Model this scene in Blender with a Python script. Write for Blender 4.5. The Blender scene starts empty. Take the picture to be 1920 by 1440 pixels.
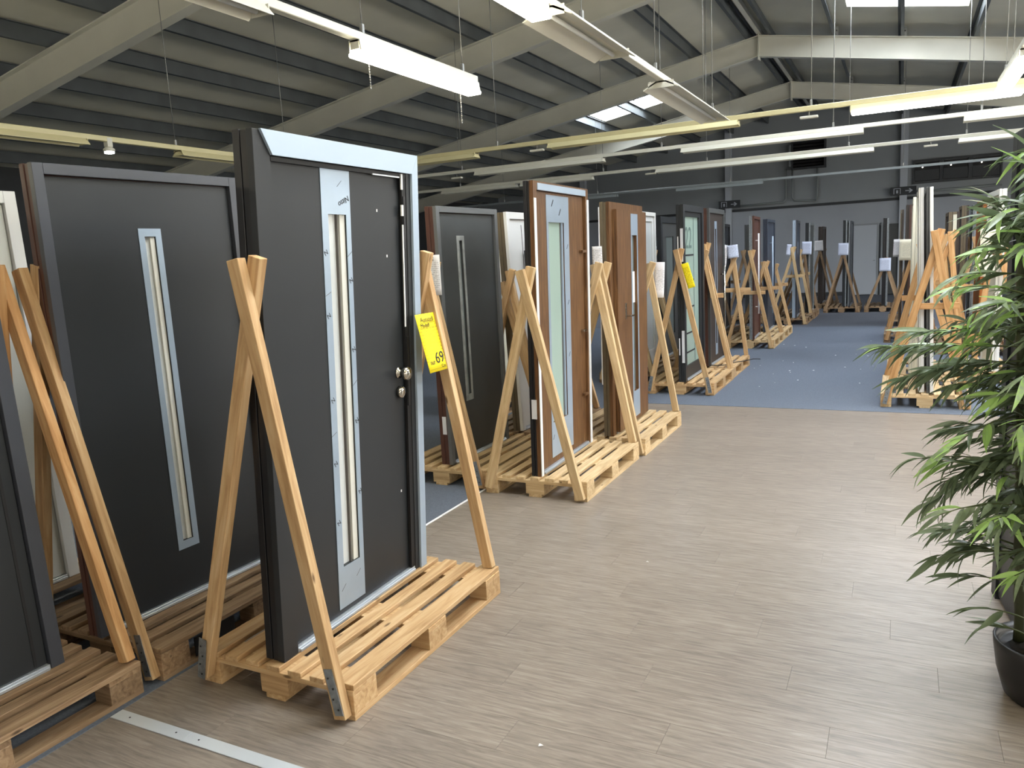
import bpy, bmesh, math, random
from mathutils import Matrix, Vector

rnd = random.Random(7)
scene = bpy.context.scene
COL = scene.collection

# ------------------------------------------------------------------ camera
CAM_H = 1.70
CAM_ROWS = ((0.89381213, 0.4452636, -0.05329351),      # camera right axis in the world
            (0.02479833, -0.16773629, -0.98551995),    # camera down axis
            (-0.44775542, 0.8795481, -0.16096652))     # viewing direction
FPX = 1442.0
cam_data = bpy.data.cameras.new('camera')
cam_data.sensor_width = 36.0
cam_data.sensor_fit = 'HORIZONTAL'
cam_data.lens = FPX / 1920.0 * 36.0
cam_data.clip_start = 0.05
cam_data.clip_end = 200
cam = bpy.data.objects.new('camera', cam_data)
COL.objects.link(cam)
r0, r1, r2 = [Vector(r) for r in CAM_ROWS]
cam.matrix_world = Matrix(((r0.x, -r1.x, -r2.x, 0), (r0.y, -r1.y, -r2.y, 0), (r0.z, -r1.z, -r2.z, CAM_H), (0, 0, 0, 1)))
scene.camera = cam

def in_frame(p, pad=40):
    v = Vector(p) - Vector((0, 0, CAM_H))
    z = v.dot(r2)
    if z < 0.1:
        return False
    x = v.dot(r0) / z * FPX + 960
    y = v.dot(r1) / z * FPX + 720
    return -pad < x < 1920 + pad and -pad < y < 1440 + pad

# ------------------------------------------------------------------ world and exposure
world = bpy.data.worlds.new('world')
scene.world = world
world.use_nodes = True
world.node_tree.nodes['Background'].inputs[0].default_value = (0.75, 0.85, 1.0, 1)
world.node_tree.nodes['Background'].inputs[1].default_value = 1.0
scene.view_settings.view_transform = 'Standard'
scene.view_settings.look = 'None'
scene.view_settings.gamma = 1.0
scene.view_settings.use_curve_mapping = False
scene.view_settings.exposure = -0.22
scene.cycles.use_light_tree = False
scene.cycles.max_bounces = 6
scene.cycles.diffuse_bounces = 4
scene.cycles.glossy_bounces = 2
scene.cycles.transmission_bounces = 2
scene.cycles.sample_clamp_indirect = 6.0
scene.cycles.use_adaptive_sampling = True
scene.cycles.adaptive_threshold = 0.04
TUBE = 33.0        # lit fluorescent diffusers
SKY = 31.0         # daylight in the roof lights
WIN = 8.0          # daylight in the added side windows

# ------------------------------------------------------------------ materials
def lin(c):
    return tuple(((v / 255.0) / 12.92 if v / 255.0 <= 0.04045 else ((v / 255.0 + 0.055) / 1.055) ** 2.4) for v in c)

MATS = {}
def base_mat(name):
    m = bpy.data.materials.new(name)
    m.use_nodes = True
    MATS[name] = m
    nt = m.node_tree
    return m, nt, nt.nodes['Principled BSDF']

def N(nt, t, **kw):
    n = nt.nodes.new(t)
    for k, v in kw.items():
        setattr(n, k, v)
    return n

def plain(name, rgb, rough=0.5, metal=0.0, noise=0.0, nscale=8.0, spec=0.5, bump=0.0, bscale=60.0):
    m, nt, b = base_mat(name)
    c = lin(rgb)
    b.inputs['Base Color'].default_value = (*c, 1)
    b.inputs['Roughness'].default_value = rough
    b.inputs['Metallic'].default_value = metal
    b.inputs['Specular IOR Level'].default_value = spec
    tc = N(nt, 'ShaderNodeTexCoord')
    if noise:
        no = N(nt, 'ShaderNodeTexNoise')
        no.inputs['Scale'].default_value = nscale
        no.inputs['Detail'].default_value = 4
        nt.links.new(tc.outputs['Object'], no.inputs['Vector'])
        ra = N(nt, 'ShaderNodeValToRGB')
        ra.color_ramp.elements[0].position = 0.3
        ra.color_ramp.elements[1].position = 0.7
        ra.color_ramp.elements[0].color = (*[x * (1 - noise) for x in c], 1)
        ra.color_ramp.elements[1].color = (*[min(1, x * (1 + noise)) for x in c], 1)
        nt.links.new(no.outputs['Fac'], ra.inputs['Fac'])
        nt.links.new(ra.outputs['Color'], b.inputs['Base Color'])
    if bump:
        n2 = N(nt, 'ShaderNodeTexNoise')
        n2.inputs['Scale'].default_value = bscale
        nt.links.new(tc.outputs['Object'], n2.inputs['Vector'])
        bm = N(nt, 'ShaderNodeBump')
        bm.inputs['Strength'].default_value = bump
        bm.inputs['Distance'].default_value = 0.005
        nt.links.new(n2.outputs['Fac'], bm.inputs['Height'])
        nt.links.new(bm.outputs['Normal'], b.inputs['Normal'])
    return m

def timber(name, axis, dark, mid, light, rough=0.6, spread=0.25, knots=True, fine=1.0, stretch=14.0):
    """sawn or printed wood with the grain along one local axis"""
    m, nt, b = base_mat(name)
    tc = N(nt, 'ShaderNodeTexCoord')
    oi = N(nt, 'ShaderNodeObjectInfo')
    mul = N(nt, 'ShaderNodeVectorMath', operation='SCALE')
    comb = N(nt, 'ShaderNodeCombineXYZ')
    for i in range(3):
        nt.links.new(oi.outputs['Random'], comb.inputs[i])
    nt.links.new(comb.outputs[0], mul.inputs[0])
    mul.inputs['Scale'].default_value = 37.0
    add = N(nt, 'ShaderNodeVectorMath', operation='ADD')
    nt.links.new(tc.outputs['Object'], add.inputs[0])
    nt.links.new(mul.outputs[0], add.inputs[1])
    mp = N(nt, 'ShaderNodeMapping')
    s = [stretch * fine] * 3
    s['xyz'.index(axis)] = 1.1 * fine
    mp.inputs['Scale'].default_value = s
    nt.links.new(add.outputs[0], mp.inputs['Vector'])
    no = N(nt, 'ShaderNodeTexNoise')
    no.inputs['Scale'].default_value = 2.6
    no.inputs['Detail'].default_value = 4
    no.inputs['Roughness'].default_value = 0.62
    no.inputs['Distortion'].default_value = 0.6
    nt.links.new(mp.outputs[0], no.inputs['Vector'])
    ra = N(nt, 'ShaderNodeValToRGB')
    e = ra.color_ramp.elements
    e[0].position, e[1].position = 0.28, 0.74
    e[0].color = (*lin(dark), 1)
    e[1].color = (*lin(light), 1)
    em = e.new(0.5)
    em.color = (*lin(mid), 1)
    nt.links.new(no.outputs['Fac'], ra.inputs['Fac'])
    col = ra.outputs['Color']
    if knots:
        mp2 = N(nt, 'ShaderNodeMapping')
        s2 = [9.0] * 3
        s2['xyz'.index(axis)] = 3.0
        mp2.inputs['Scale'].default_value = s2
        nt.links.new(add.outputs[0], mp2.inputs['Vector'])
        vo = N(nt, 'ShaderNodeTexVoronoi')
        vo.inputs['Scale'].default_value = 1.0
        nt.links.new(mp2.outputs[0], vo.inputs['Vector'])
        r2_ = N(nt, 'ShaderNodeValToRGB')
        r2_.color_ramp.elements[0].position = 0.04
        r2_.color_ramp.elements[0].color = (1, 1, 1, 1)
        r2_.color_ramp.elements[1].position = 0.085
        r2_.color_ramp.elements[1].color = (0, 0, 0, 1)
        nt.links.new(vo.outputs['Distance'], r2_.inputs['Fac'])
        mx = N(nt, 'ShaderNodeMix', data_type='RGBA')
        mx.inputs['B'].default_value = (*[v * 0.45 for v in lin(dark)], 1)
        nt.links.new(r2_.outputs['Color'], mx.inputs['Factor'])
        nt.links.new(col, mx.inputs['A'])
        col = mx.outputs['Result']
    hs = N(nt, 'ShaderNodeHueSaturation')
    mr = N(nt, 'ShaderNodeMapRange')
    mr.inputs['To Min'].default_value = 1 - spread
    mr.inputs['To Max'].default_value = 1 + spread
    nt.links.new(oi.outputs['Random'], mr.inputs['Value'])
    nt.links.new(mr.outputs[0], hs.inputs['Value'])
    nt.links.new(col, hs.inputs['Color'])
    nt.links.new(hs.outputs[0], b.inputs['Base Color'])
    b.inputs['Roughness'].default_value = rough
    b.inputs['Specular IOR Level'].default_value = 0.35
    return m

def emitter(name, rgb, strength):
    m, nt, b = base_mat(name)
    c = lin(rgb)
    b.inputs['Base Color'].default_value = (*c, 1)
    b.inputs['Emission Color'].default_value = (*c, 1)
    b.inputs['Emission Strength'].default_value = strength
    return m

def frosted(name, rgb, mixf=0.45, rough=0.18):
    m, nt, b = base_mat(name)
    c = lin(rgb)
    b.inputs['Base Color'].default_value = (*c, 1)
    b.inputs['Roughness'].default_value = rough
    tr = N(nt, 'ShaderNodeBsdfTranslucent')
    tr.inputs['Color'].default_value = (*c, 1)
    mx = N(nt, 'ShaderNodeMixShader')
    mx.inputs[0].default_value = mixf
    out = nt.nodes['Material Output']
    nt.links.new(b.outputs[0], mx.inputs[1])
    nt.links.new(tr.outputs[0], mx.inputs[2])
    nt.links.new(mx.outputs[0], out.inputs[0])
    return m

for ax in 'xyz':
    timber('pine_' + ax, ax, (160, 124, 84), (190, 156, 112), (208, 180, 140), spread=0.10)
    timber('raw_' + ax, ax, (168, 140, 100), (196, 168, 126), (214, 192, 152), spread=0.12)
    timber('old_' + ax, ax, (104, 82, 60), (142, 116, 88), (170, 146, 116), spread=0.2)
    timber('amber_' + ax, ax, (160, 116, 70), (192, 148, 98), (208, 172, 126), spread=0.08)
timber('oak_film', 'z', (58, 37, 21), (98, 67, 39), (126, 93, 58), rough=0.45, spread=0.04, knots=False, fine=1.3, stretch=22)
timber('orange_film', 'z', (120, 62, 20), (150, 84, 32), (168, 100, 46), rough=0.42, spread=0.04, knots=False)
timber('vinyl_oak', 'x', (106, 97, 89), (129, 119, 109), (148, 139, 128), rough=0.34, spread=0.06, knots=False, fine=2.3, stretch=13)
plain('anthracite', (37, 40, 43), rough=0.45, spec=0.4, noise=0.05, nscale=3)
plain('anthracite_frame', (60, 63, 70), rough=0.42, noise=0.04)
plain('greystone', (66, 68, 68), rough=0.45, noise=0.05)
plain('black_profile', (24, 24, 27), rough=0.35)
plain('slot_black', (16, 16, 18), rough=0.6)
plain('red_brown', (74, 42, 32), rough=0.5, noise=0.15)
plain('dark_brown', (48, 38, 32), rough=0.5, noise=0.1)
plain('mahogany', (78, 47, 36), rough=0.45, noise=0.12)
plain('bronze', (96, 84, 64), rough=0.5, noise=0.1)
plain('slate_blue', (50, 57, 70), rough=0.4, noise=0.06)
plain('white_pvc', (226, 226, 222), rough=0.35)
plain('white_panel', (212, 212, 202), rough=0.4, noise=0.02)
plain('cream_panel', (206, 204, 186), rough=0.45)
plain('silver_film', (164, 180, 196), rough=0.4, metal=0.2)
plain('silver_rail', (196, 202, 208), rough=0.28, metal=0.6)
plain('strip_alu', (196, 202, 206), rough=0.4, metal=0.2)
plain('cleat_zinc', (150, 152, 148), rough=0.5, noise=0.2, nscale=20)
plain('frame_grey', (96, 98, 98), rough=0.45)
plain('steel_plate', (158, 174, 190), rough=0.34, metal=0.35, noise=0.06, nscale=5)
plain('steel_knob', (190, 186, 176), rough=0.16, metal=1.0)
plain('dark_metal', (52, 52, 54), rough=0.4, metal=0.6)
plain('zinc', (140, 146, 150), rough=0.45, metal=0.7, noise=0.25, nscale=40)
plain('light_strip', (236, 238, 240), rough=0.4)
frosted('milk_glass', (228, 232, 230), 0.25)
frosted('green_glass', (196, 216, 206), 0.45)
frosted('grey_glass', (150, 160, 158), 0.5)
plain('ink', (26, 26, 28), rough=0.7)
plain('ink_grey', (92, 88, 84), rough=0.7)
plain('ink_olive', (92, 84, 20), rough=0.7)
plain('number_paint', (96, 118, 112), rough=0.5)
plain('label_white', (220, 222, 226), rough=0.6)
plain('paint_white', (232, 232, 230), rough=0.5)
plain('rafter_paint', (216, 214, 200), rough=0.5, noise=0.05, nscale=2)
plain('purlin_zinc', (86, 91, 93), rough=0.55, metal=0.0, noise=0.15, nscale=3)
plain('roof_panel', (226, 222, 202), rough=0.5, noise=0.10, nscale=0.8)
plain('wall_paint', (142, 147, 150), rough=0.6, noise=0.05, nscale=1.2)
plain('wall_paint_low', (156, 161, 168), rough=0.55, noise=0.05, nscale=1.0)
plain('wall_dark', (44, 47, 50), rough=0.6)
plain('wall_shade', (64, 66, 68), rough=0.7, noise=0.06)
plain('column_paint', (176, 182, 190), rough=0.5)
plain('pipe_paint', (128, 134, 134), rough=0.5)
plain('carpet_blue', (98, 105, 116), rough=0.95, noise=0.16, nscale=90, spec=0.1)
plain('carpet_dark', (92, 95, 102), rough=0.95, noise=0.16, nscale=60, spec=0.1)
plain('slab_dark', (92, 84, 78), rough=0.8)
plain('lamp_white', (214, 212, 196), rough=0.4)
plain('lamp_warmlit', (216, 206, 158), rough=0.4)  # yellow of the warm lamp light put into the rail colour
plain('chain_steel', (150, 150, 146), rough=0.4, metal=0.6)
plain('tube_off', (226, 228, 224), rough=0.3)
plain('pot_black', (30, 30, 32), rough=0.38)
plain('soil', (44, 38, 32), rough=0.95, noise=0.4, nscale=40)
plain('cane', (66, 70, 42), rough=0.5, noise=0.25, nscale=14)
plain('twig', (74, 84, 44), rough=0.6)
emitter('tube_warm', (255, 246, 222), TUBE)
emitter('tube_added', (255, 244, 216), TUBE * 1.7)  # stronger tubes, added out of view to brighten the roof
emitter('tube_cold', (255, 250, 238), TUBE)
emitter('daylight_pane', (236, 244, 255), SKY)
emitter('window_pane', (255, 250, 240), WIN)
emitter('added_shop_pane', (255, 250, 240), 1.6)
emitter('spot_led', (240, 246, 255), 120.0)
emitter('pin_light', (255, 250, 235), 6.0)

def leaf_material():
    m, nt, b = base_mat('leaf')
    oi = N(nt, 'ShaderNodeObjectInfo')
    tc = N(nt, 'ShaderNodeTexCoord')
    no = N(nt, 'ShaderNodeTexNoise')
    no.inputs['Scale'].default_value = 7.0
    nt.links.new(tc.outputs['Object'], no.inputs['Vector'])
    add = N(nt, 'ShaderNodeMath', operation='MULTIPLY_ADD')
    nt.links.new(no.outputs['Fac'], add.inputs[0])
    add.inputs[1].default_value = 0.5
    nt.links.new(oi.outputs['Random'], add.inputs[2])
    ra = N(nt, 'ShaderNodeValToRGB')
    e = ra.color_ramp.elements
    e[0].position, e[1].position = 0.15, 1.3
    e[0].color = (*lin((78, 96, 68)), 1)
    e[1].color = (*lin((166, 204, 116)), 1)
    k = e.new(0.55)
    k.color = (*lin((126, 142, 110)), 1)
    k = e.new(0.85)
    k.color = (*lin((150, 168, 134)), 1)
    nt.links.new(add.outputs[0], ra.inputs['Fac'])
    nt.links.new(ra.outputs[0], b.inputs['Base Color'])
    b.inputs['Roughness'].default_value = 0.36
    tr = N(nt, 'ShaderNodeBsdfTranslucent')
    nt.links.new(ra.outputs[0], tr.inputs['Color'])
    mx = N(nt, 'ShaderNodeMixShader')
    mx.inputs[0].default_value = 0.25
    out = nt.nodes['Material Output']
    nt.links.new(b.outputs[0], mx.inputs[1])
    nt.links.new(tr.outputs[0], mx.inputs[2])
    nt.links.new(mx.outputs[0], out.inputs[0])
leaf_material()

def printed(name, paper, ink, rows, width=0.21, height=0.297, head=True):
    """a sheet with lines of small print: flat printing only (local x across, z up)"""
    m, nt, b = base_mat(name)
    tc = N(nt, 'ShaderNodeTexCoord')
    sp = N(nt, 'ShaderNodeSeparateXYZ')
    nt.links.new(tc.outputs['Object'], sp.inputs[0])
    w = N(nt, 'ShaderNodeTexWave', bands_direction='Z', wave_profile='SIN')
    w.inputs['Scale'].default_value = 0.314 * rows / height
    w.inputs['Distortion'].default_value = 0
    nt.links.new(tc.outputs['Object'], w.inputs['Vector'])
    no = N(nt, 'ShaderNodeTexNoise')
    no.inputs['Scale'].default_value = 110
    mp = N(nt, 'ShaderNodeMapping')
    mp.inputs['Scale'].default_value = (1, 1, 0.6)
    nt.links.new(tc.outputs['Object'], mp.inputs[0])
    nt.links.new(mp.outputs[0], no.inputs['Vector'])
    a = N(nt, 'ShaderNodeMath', operation='GREATER_THAN')
    nt.links.new(w.outputs['Fac'], a.inputs[0])
    a.inputs[1].default_value = 0.62
    c = N(nt, 'ShaderNodeMath', operation='GREATER_THAN')
    nt.links.new(no.outputs['Fac'], c.inputs[0])
    c.inputs[1].default_value = 0.47
    ab = N(nt, 'ShaderNodeMath', operation='ABSOLUTE')
    nt.links.new(sp.outputs['X'], ab.inputs[0])
    d = N(nt, 'ShaderNodeMath', operation='LESS_THAN')
    nt.links.new(ab.outputs[0], d.inputs[0])
    d.inputs[1].default_value = width * 0.38
    ab2 = N(nt, 'ShaderNodeMath', operation='ABSOLUTE')
    nt.links.new(sp.outputs['Z'], ab2.inputs[0])
    d2 = N(nt, 'ShaderNodeMath', operation='LESS_THAN')
    nt.links.new(ab2.outputs[0], d2.inputs[0])
    d2.inputs[1].default_value = height * 0.34
    f = None
    for n in (c, d, d2):
        mm = N(nt, 'ShaderNodeMath', operation='MULTIPLY')
        nt.links.new((f or a).outputs[0], mm.inputs[0])
        nt.links.new(n.outputs[0], mm.inputs[1])
        f = mm
    sc = N(nt, 'ShaderNodeMath', operation='MULTIPLY')
    nt.links.new(f.outputs[0], sc.inputs[0])
    sc.inputs[1].default_value = 0.5
    mx = N(nt, 'ShaderNodeMix', data_type='RGBA')
    mx.inputs['A'].default_value = (*lin(paper), 1)
    mx.inputs['B'].default_value = (*lin(ink), 1)
    nt.links.new(sc.outputs[0], mx.inputs['Factor'])
    nt.links.new(mx.outputs['Result'], b.inputs['Base Color'])
    b.inputs['Roughness'].default_value = 0.7
printed('sheet_white', (232, 230, 230), (90, 90, 96), 22)
printed('sheet_blue', (206, 214, 234), (90, 96, 120), 22)
printed('sheet_cream', (236, 230, 206), (110, 104, 90), 22)
printed('sheet_yellow', (252, 228, 20), (120, 104, 10), 18)

M = MATS

# ------------------------------------------------------------------ mesh helpers
CACHE = {}
def obj(name, mesh, mat, parent=None, loc=None, rot=None):
    o = bpy.data.objects.new(name, mesh)
    COL.objects.link(o)
    if mat and not mesh.materials:
        mesh.materials.append(M[mat] if isinstance(mat, str) else mat)
    if parent:
        o.parent = parent
    if loc:
        o.location = loc
    if rot:
        o.rotation_euler = rot
    return o

def box_mesh(name, boxes, bevel=0.0, mat=None):
    key = (name, tuple(tuple(round(v, 4) for v in b) for b in boxes), bevel, mat)
    if key in CACHE:
        return CACHE[key]
    bm = bmesh.new()
    for (x0, x1, y0, y1, z0, z1) in boxes:
        vs = [bm.verts.new(p) for p in ((x0, y0, z0), (x1, y0, z0), (x1, y1, z0), (x0, y1, z0), (x0, y0, z1), (x1, y0, z1), (x1, y1, z1), (x0, y1, z1))]
        for f in ((3, 2, 1, 0), (4, 5, 6, 7), (0, 1, 5, 4), (1, 2, 6, 5), (2, 3, 7, 6), (3, 0, 4, 7)):
            bm.faces.new([vs[i] for i in f])
    if bevel:
        bmesh.ops.bevel(bm, geom=bm.edges[:], offset=bevel, segments=1, affect='EDGES')
    me = bpy.data.meshes.new(name)
    bm.to_mesh(me)
    bm.free()
    CACHE[key] = me
    if mat:
        me.materials.append(M[mat])
    return me

def boxes(name, bx, mat, parent=None, loc=None, rot=None, bevel=0.0):
    return obj(name, box_mesh(name, bx, bevel, mat), mat, parent, loc, rot)

def mesh_of(name, verts, faces, mat=None, smooth=False):
    me = bpy.data.meshes.new(name)
    me.from_pydata(verts, [], faces)
    me.update()
    if smooth:
        for p in me.polygons:
            p.use_smooth = True
    if mat:
        me.materials.append(M[mat])
    return me

def prism(name, poly, axis, a0, a1, mat, parent=None, loc=None):
    """extrude a polygon along x or y or z; poly gives the two other coordinates in order"""
    n = len(poly)
    vs = []
    for a in (a0, a1):
        for (p, q) in poly:
            vs.append({'x': (a, p, q), 'y': (p, a, q), 'z': (p, q, a)}[axis])
    fs = [list(range(n)), list(range(2 * n - 1, n - 1, -1))]
    for i in range(n):
        j = (i + 1) % n
        fs.append([i, i + n, j + n, j])
    me = mesh_of(name, vs, fs, mat)
    bm = bmesh.new()
    bm.from_mesh(me)
    bmesh.ops.recalc_face_normals(bm, faces=bm.faces[:])
    bm.to_mesh(me)
    bm.free()
    return obj(name, me, mat, parent, loc)

def tube(name, pts, r, mat, parent=None, seg=8, smooth=True):
    pts = [Vector(p) for p in pts]
    vs, fs = [], []
    rs = r if isinstance(r, (list, tuple)) else [r] * len(pts)
    for i, p in enumerate(pts):
        t = (pts[min(i + 1, len(pts) - 1)] - pts[max(i - 1, 0)]).normalized()
        a = t.cross(Vector((0, 0, 1)))
        if a.length < 0.05:
            a = t.cross(Vector((0, 1, 0)))
        a.normalize()
        b = t.cross(a)
        for k in range(seg):
            an = 2 * math.pi * k / seg
            vs.append(p + (a * math.cos(an) + b * math.sin(an)) * rs[i])
    for i in range(len(pts) - 1):
        for k in range(seg):
            k2 = (k + 1) % seg
            fs.append((i * seg + k, i * seg + k2, (i + 1) * seg + k2, (i + 1) * seg + k))
    fs.append(tuple(range(seg))[::-1])
    fs.append(tuple((len(pts) - 1) * seg + k for k in range(seg)))
    return obj(name, mesh_of(name, vs, fs, mat, smooth), mat, parent)

def lathe_mesh(name, prof, seg=24, mat=None, axis='z'):
    key = (name, tuple(prof), seg, mat, axis)
    if key in CACHE:
        return CACHE[key]
    vs, fs = [], []
    for (r, z) in prof:
        for k in range(seg):
            an = 2 * math.pi * k / seg
            x, y = r * math.cos(an), r * math.sin(an)
            vs.append((x, y, z) if axis == 'z' else (z, x, y))
    for i in range(len(prof) - 1):
        for k in range(seg):
            k2 = (k + 1) % seg
            fs.append((i * seg + k, i * seg + k2, (i + 1) * seg + k2, (i + 1) * seg + k))
    fs.append(tuple(range(seg))[::-1])
    fs.append(tuple((len(prof) - 1) * seg + k for k in range(seg)))
    me = mesh_of(name, vs, fs, mat, True)
    CACHE[key] = me
    return me

def thing(name, label, cat, loc=(0, 0, 0), rot=(0, 0, 0), group=None):
    o = bpy.data.objects.new(name, None)
    o.empty_display_size = 0.1
    COL.objects.link(o)
    o.location = loc
    o.rotation_euler = rot
    return tag(o, label, cat, group)

def tag(o, label, cat, group=None, kind='thing'):
    o['label'] = label
    o['category'] = cat
    o['kind'] = kind
    if group:
        o['group'] = group
    return o

def struct(o, label=None, cat=None):
    o['kind'] = 'structure'
    if label:
        o['label'] = label
    if cat:
        o['category'] = cat
    return o

def text(name, body, size, mat, parent, mw, extrude=0.0002, shear=0.0, align='CENTER'):
    cu = bpy.data.curves.new(name, 'FONT')
    cu.body = body
    cu.size = size
    cu.align_x = align
    cu.align_y = 'CENTER'
    cu.extrude = extrude
    cu.shear = shear
    cu.materials.append(M[mat])
    tmp = bpy.data.objects.new(name, cu)
    COL.objects.link(tmp)
    bpy.context.view_layer.update()
    me = bpy.data.meshes.new_from_object(tmp.evaluated_get(bpy.context.evaluated_depsgraph_get()))
    bpy.data.objects.remove(tmp)
    bpy.data.curves.remove(cu)
    me.name = name
    o = obj(name, me, mat, parent)
    o.matrix_local = mw
    return o

def ring(x0, x1, y0, y1, z0, z1, h):
    """boxes around a rectangular hole h = (y0, y1, z0, z1)"""
    return [(x0, x1, y0, h[0], z0, z1), (x0, x1, h[1], y1, z0, z1), (x0, x1, h[0], h[1], z0, h[2]), (x0, x1, h[0], h[1], h[3], z1)]

# ------------------------------------------------------------------ the building
XL, XR, YB, YF = -14.4, 9.3, 26.3, -6.0
RIDGE_X, RIDGE_Z, SLOPE = -2.55, 5.885, 0.176      # underside of the roof panels
RAFT_TOP, RAFT_D = 5.68, 0.39
CARPET_X, CARPET_Y = -2.745, 8.31
FRAMES = [-3.7, 1.3, 6.42, 11.3, 16.3, 21.3]

def roof_z(x, off=0.0):
    return RIDGE_Z + off - SLOPE * abs(x - RIDGE_X)

# floor: a screed slab, vinyl planks laid on it as pieces of their own, carpet beyond
floor = struct(boxes('floor', [(XL, XR, YF, YB, -0.12, -0.006)], 'slab_dark'), 'grey-brown wood-look vinyl plank floor of the hall', 'floor')
PW, PL = 0.187, 1.22
plank_me = box_mesh('plank', [(0, PL - 0.0007, 0, PW - 0.0007, -0.006, 0.0)], 0.0004, 'vinyl_oak')
rest = []
ny = int((CARPET_Y - YF) / PW) + 1
for j in range(ny):
    y = CARPET_Y - (j + 1) * PW
    off = ((j * 0.43) % 1.0) * PL
    x = CARPET_X - off
    while x < XR:
        xa, xb = max(x, CARPET_X), min(x + PL, XR)
        if xb - xa > 0.02:
            pts = [(xa + (xb - xa) * t, y + PW * s, 0) for t in (0, 0.25, 0.5, 0.75, 1) for s in (0, 1)]
            if any(in_frame(p, 0) for p in pts):
                if xb - xa > PL - 0.001:
                    obj('plank', plank_me, 'vinyl_oak', floor, (xa, y, 0))
                else:
                    boxes('plank', [(0, round(xb - xa, 3) - 0.0007, 0, PW - 0.0007, -0.006, 0.0)], 'vinyl_oak', floor, (xa, y, 0))
            else:
                rest.append((xa, xb - 0.0007, y, y + PW - 0.0007, -0.006, 0.0))
        x += PL
o = boxes('planks_out_of_view', rest, 'vinyl_oak', floor)
o['kind'] = 'stuff'
struct(boxes('floor_carpet', [(XL, CARPET_X, YF, CARPET_Y, -0.006, 0.003), (XL, XR, CARPET_Y, 16.7, -0.006, 0.003)], 'carpet_blue'), 'blue-grey needle-felt carpet beyond the vinyl planks', 'carpet')
struct(boxes('floor_carpet_far', [(XL, XR, 16.7, YB, -0.006, 0.003)], 'carpet_dark'), 'darker grey carpet in front of the far grey wall', 'carpet')
struct(boxes('trim_1', [(CARPET_X - 0.008, CARPET_X + 0.006, 3.25, CARPET_Y, 0.0, 0.006)], 'light_strip', bevel=0.001), 'thin white edging strip between carpet and vinyl planks', 'edging')
g = thing('floor_strip', 'flat aluminium cover strip screwed to the vinyl floor by the front pallets', 'cover strip', (-2.74, 1.74, 0))
for (a, b_) in ((0.0, 0.40), (0.402, 1.40)):
    boxes('strip_piece', [(a, b_, 0, 0.056, 0.0, 0.004)], 'strip_alu', g, bevel=0.001)
for x in (0.08, 0.34, 0.46, 0.9, 1.3):
    obj('screw', lathe_mesh('screw', ((0.004, 0.004), (0.003, 0.0052)), 8, 'dark_metal'), None, g, (x, 0.028, 0))

# walls
def gable(y, y2, name, mat, label):
    prism(name, [(XL, 0), (XR, 0), (XR, roof_z(XR)), (RIDGE_X, RIDGE_Z), (XL, roof_z(XL))], 'y', y, y2, mat)
    return struct(bpy.data.objects[name], label, 'wall')
wb = gable(YB, YB + 0.2, 'wall_back', 'wall_paint', 'dark grey painted end wall of the hall')
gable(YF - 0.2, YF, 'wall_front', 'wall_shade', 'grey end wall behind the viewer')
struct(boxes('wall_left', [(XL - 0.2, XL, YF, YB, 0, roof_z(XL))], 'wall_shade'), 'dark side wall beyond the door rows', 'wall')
WINS = [(-5.0 + 4.5 * k, -5.0 + 4.5 * k + 4.0) for k in range(6)]
wr_b = [(XR, XR + 0.2, YF, YB, 0, 0.9), (XR, XR + 0.2, YF, YB, 3.0, roof_z(XR)), (XR, XR + 0.2, YF, -5.0, 0.9, 3.0), (XR, XR + 0.2, WINS[-1][1], YB, 0.9, 3.0)]
wr_b += [(XR, XR + 0.2, WINS[k][1], WINS[k + 1][0], 0.9, 3.0) for k in range(5)]
wr = struct(boxes('wall_right', wr_b, 'wall_shade'), 'grey side wall with a row of added daylight windows', 'wall')
for i, (a, b_) in enumerate(WINS):  # unseen windows, added along the side wall to throw daylight inside
    w = struct(boxes('window_%d' % (i + 20), ring(XR + 0.02, XR + 0.08, a, b_, 0.9, 3.0, (a + 0.06, b_ - 0.06, 0.96, 2.94)), 'white_pvc'), 'wide window added out of view in the side wall for daylight', 'window')
    boxes('pane', [(XR + 0.04, XR + 0.05, a + 0.06, b_ - 0.06, 0.96, 2.94)], 'window_pane', w)
for i, (a, b_) in enumerate(((-10.0, -5.5), (-4.5, -0.2), (0.2, 4.5), (5.0, 8.8))):  # windows added behind the viewer to light the roof and walls
    w = struct(boxes('window_%d' % (i + 30), [(a, b_, YF, YF + 0.06, 0.3, 0.36), (a, b_, YF, YF + 0.06, 3.04, 3.1), (a, a + 0.06, YF, YF + 0.06, 0.36, 3.04), (b_ - 0.06, b_, YF, YF + 0.06, 0.36, 3.04)], 'white_pvc'), 'tall shop window added behind the viewer for fill light', 'window')
    boxes('pane', [(a + 0.06, b_ - 0.06, YF + 0.01, YF + 0.02, 0.36, 3.04)], 'added_shop_pane', w)
# lower wall lining, dark joint, columns
boxes('lining_panel', [(XL, XR, YB - 0.04, YB, 0, 2.80)], 'wall_paint_low', wb)
boxes('joint_rail', [(XL, 2.6, YB - 0.07, YB, 2.80, 2.88)], 'wall_dark', wb)
boxes('lower_gap', [(XL, XR, YB - 0.06, YB - 0.04, 0, 0.12)], 'wall_dark', wb)
for x in (-10.1, -5.06, 0.02, 5.0):
    struct(boxes('wall_column', [(-0.1, 0.1, -0.18, 0, 0, roof_z(x) - 0.02)], 'column_paint', None, (x, YB - 0.0, 0), bevel=0.005), 'grey steel wall post on the end wall', 'post')

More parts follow.
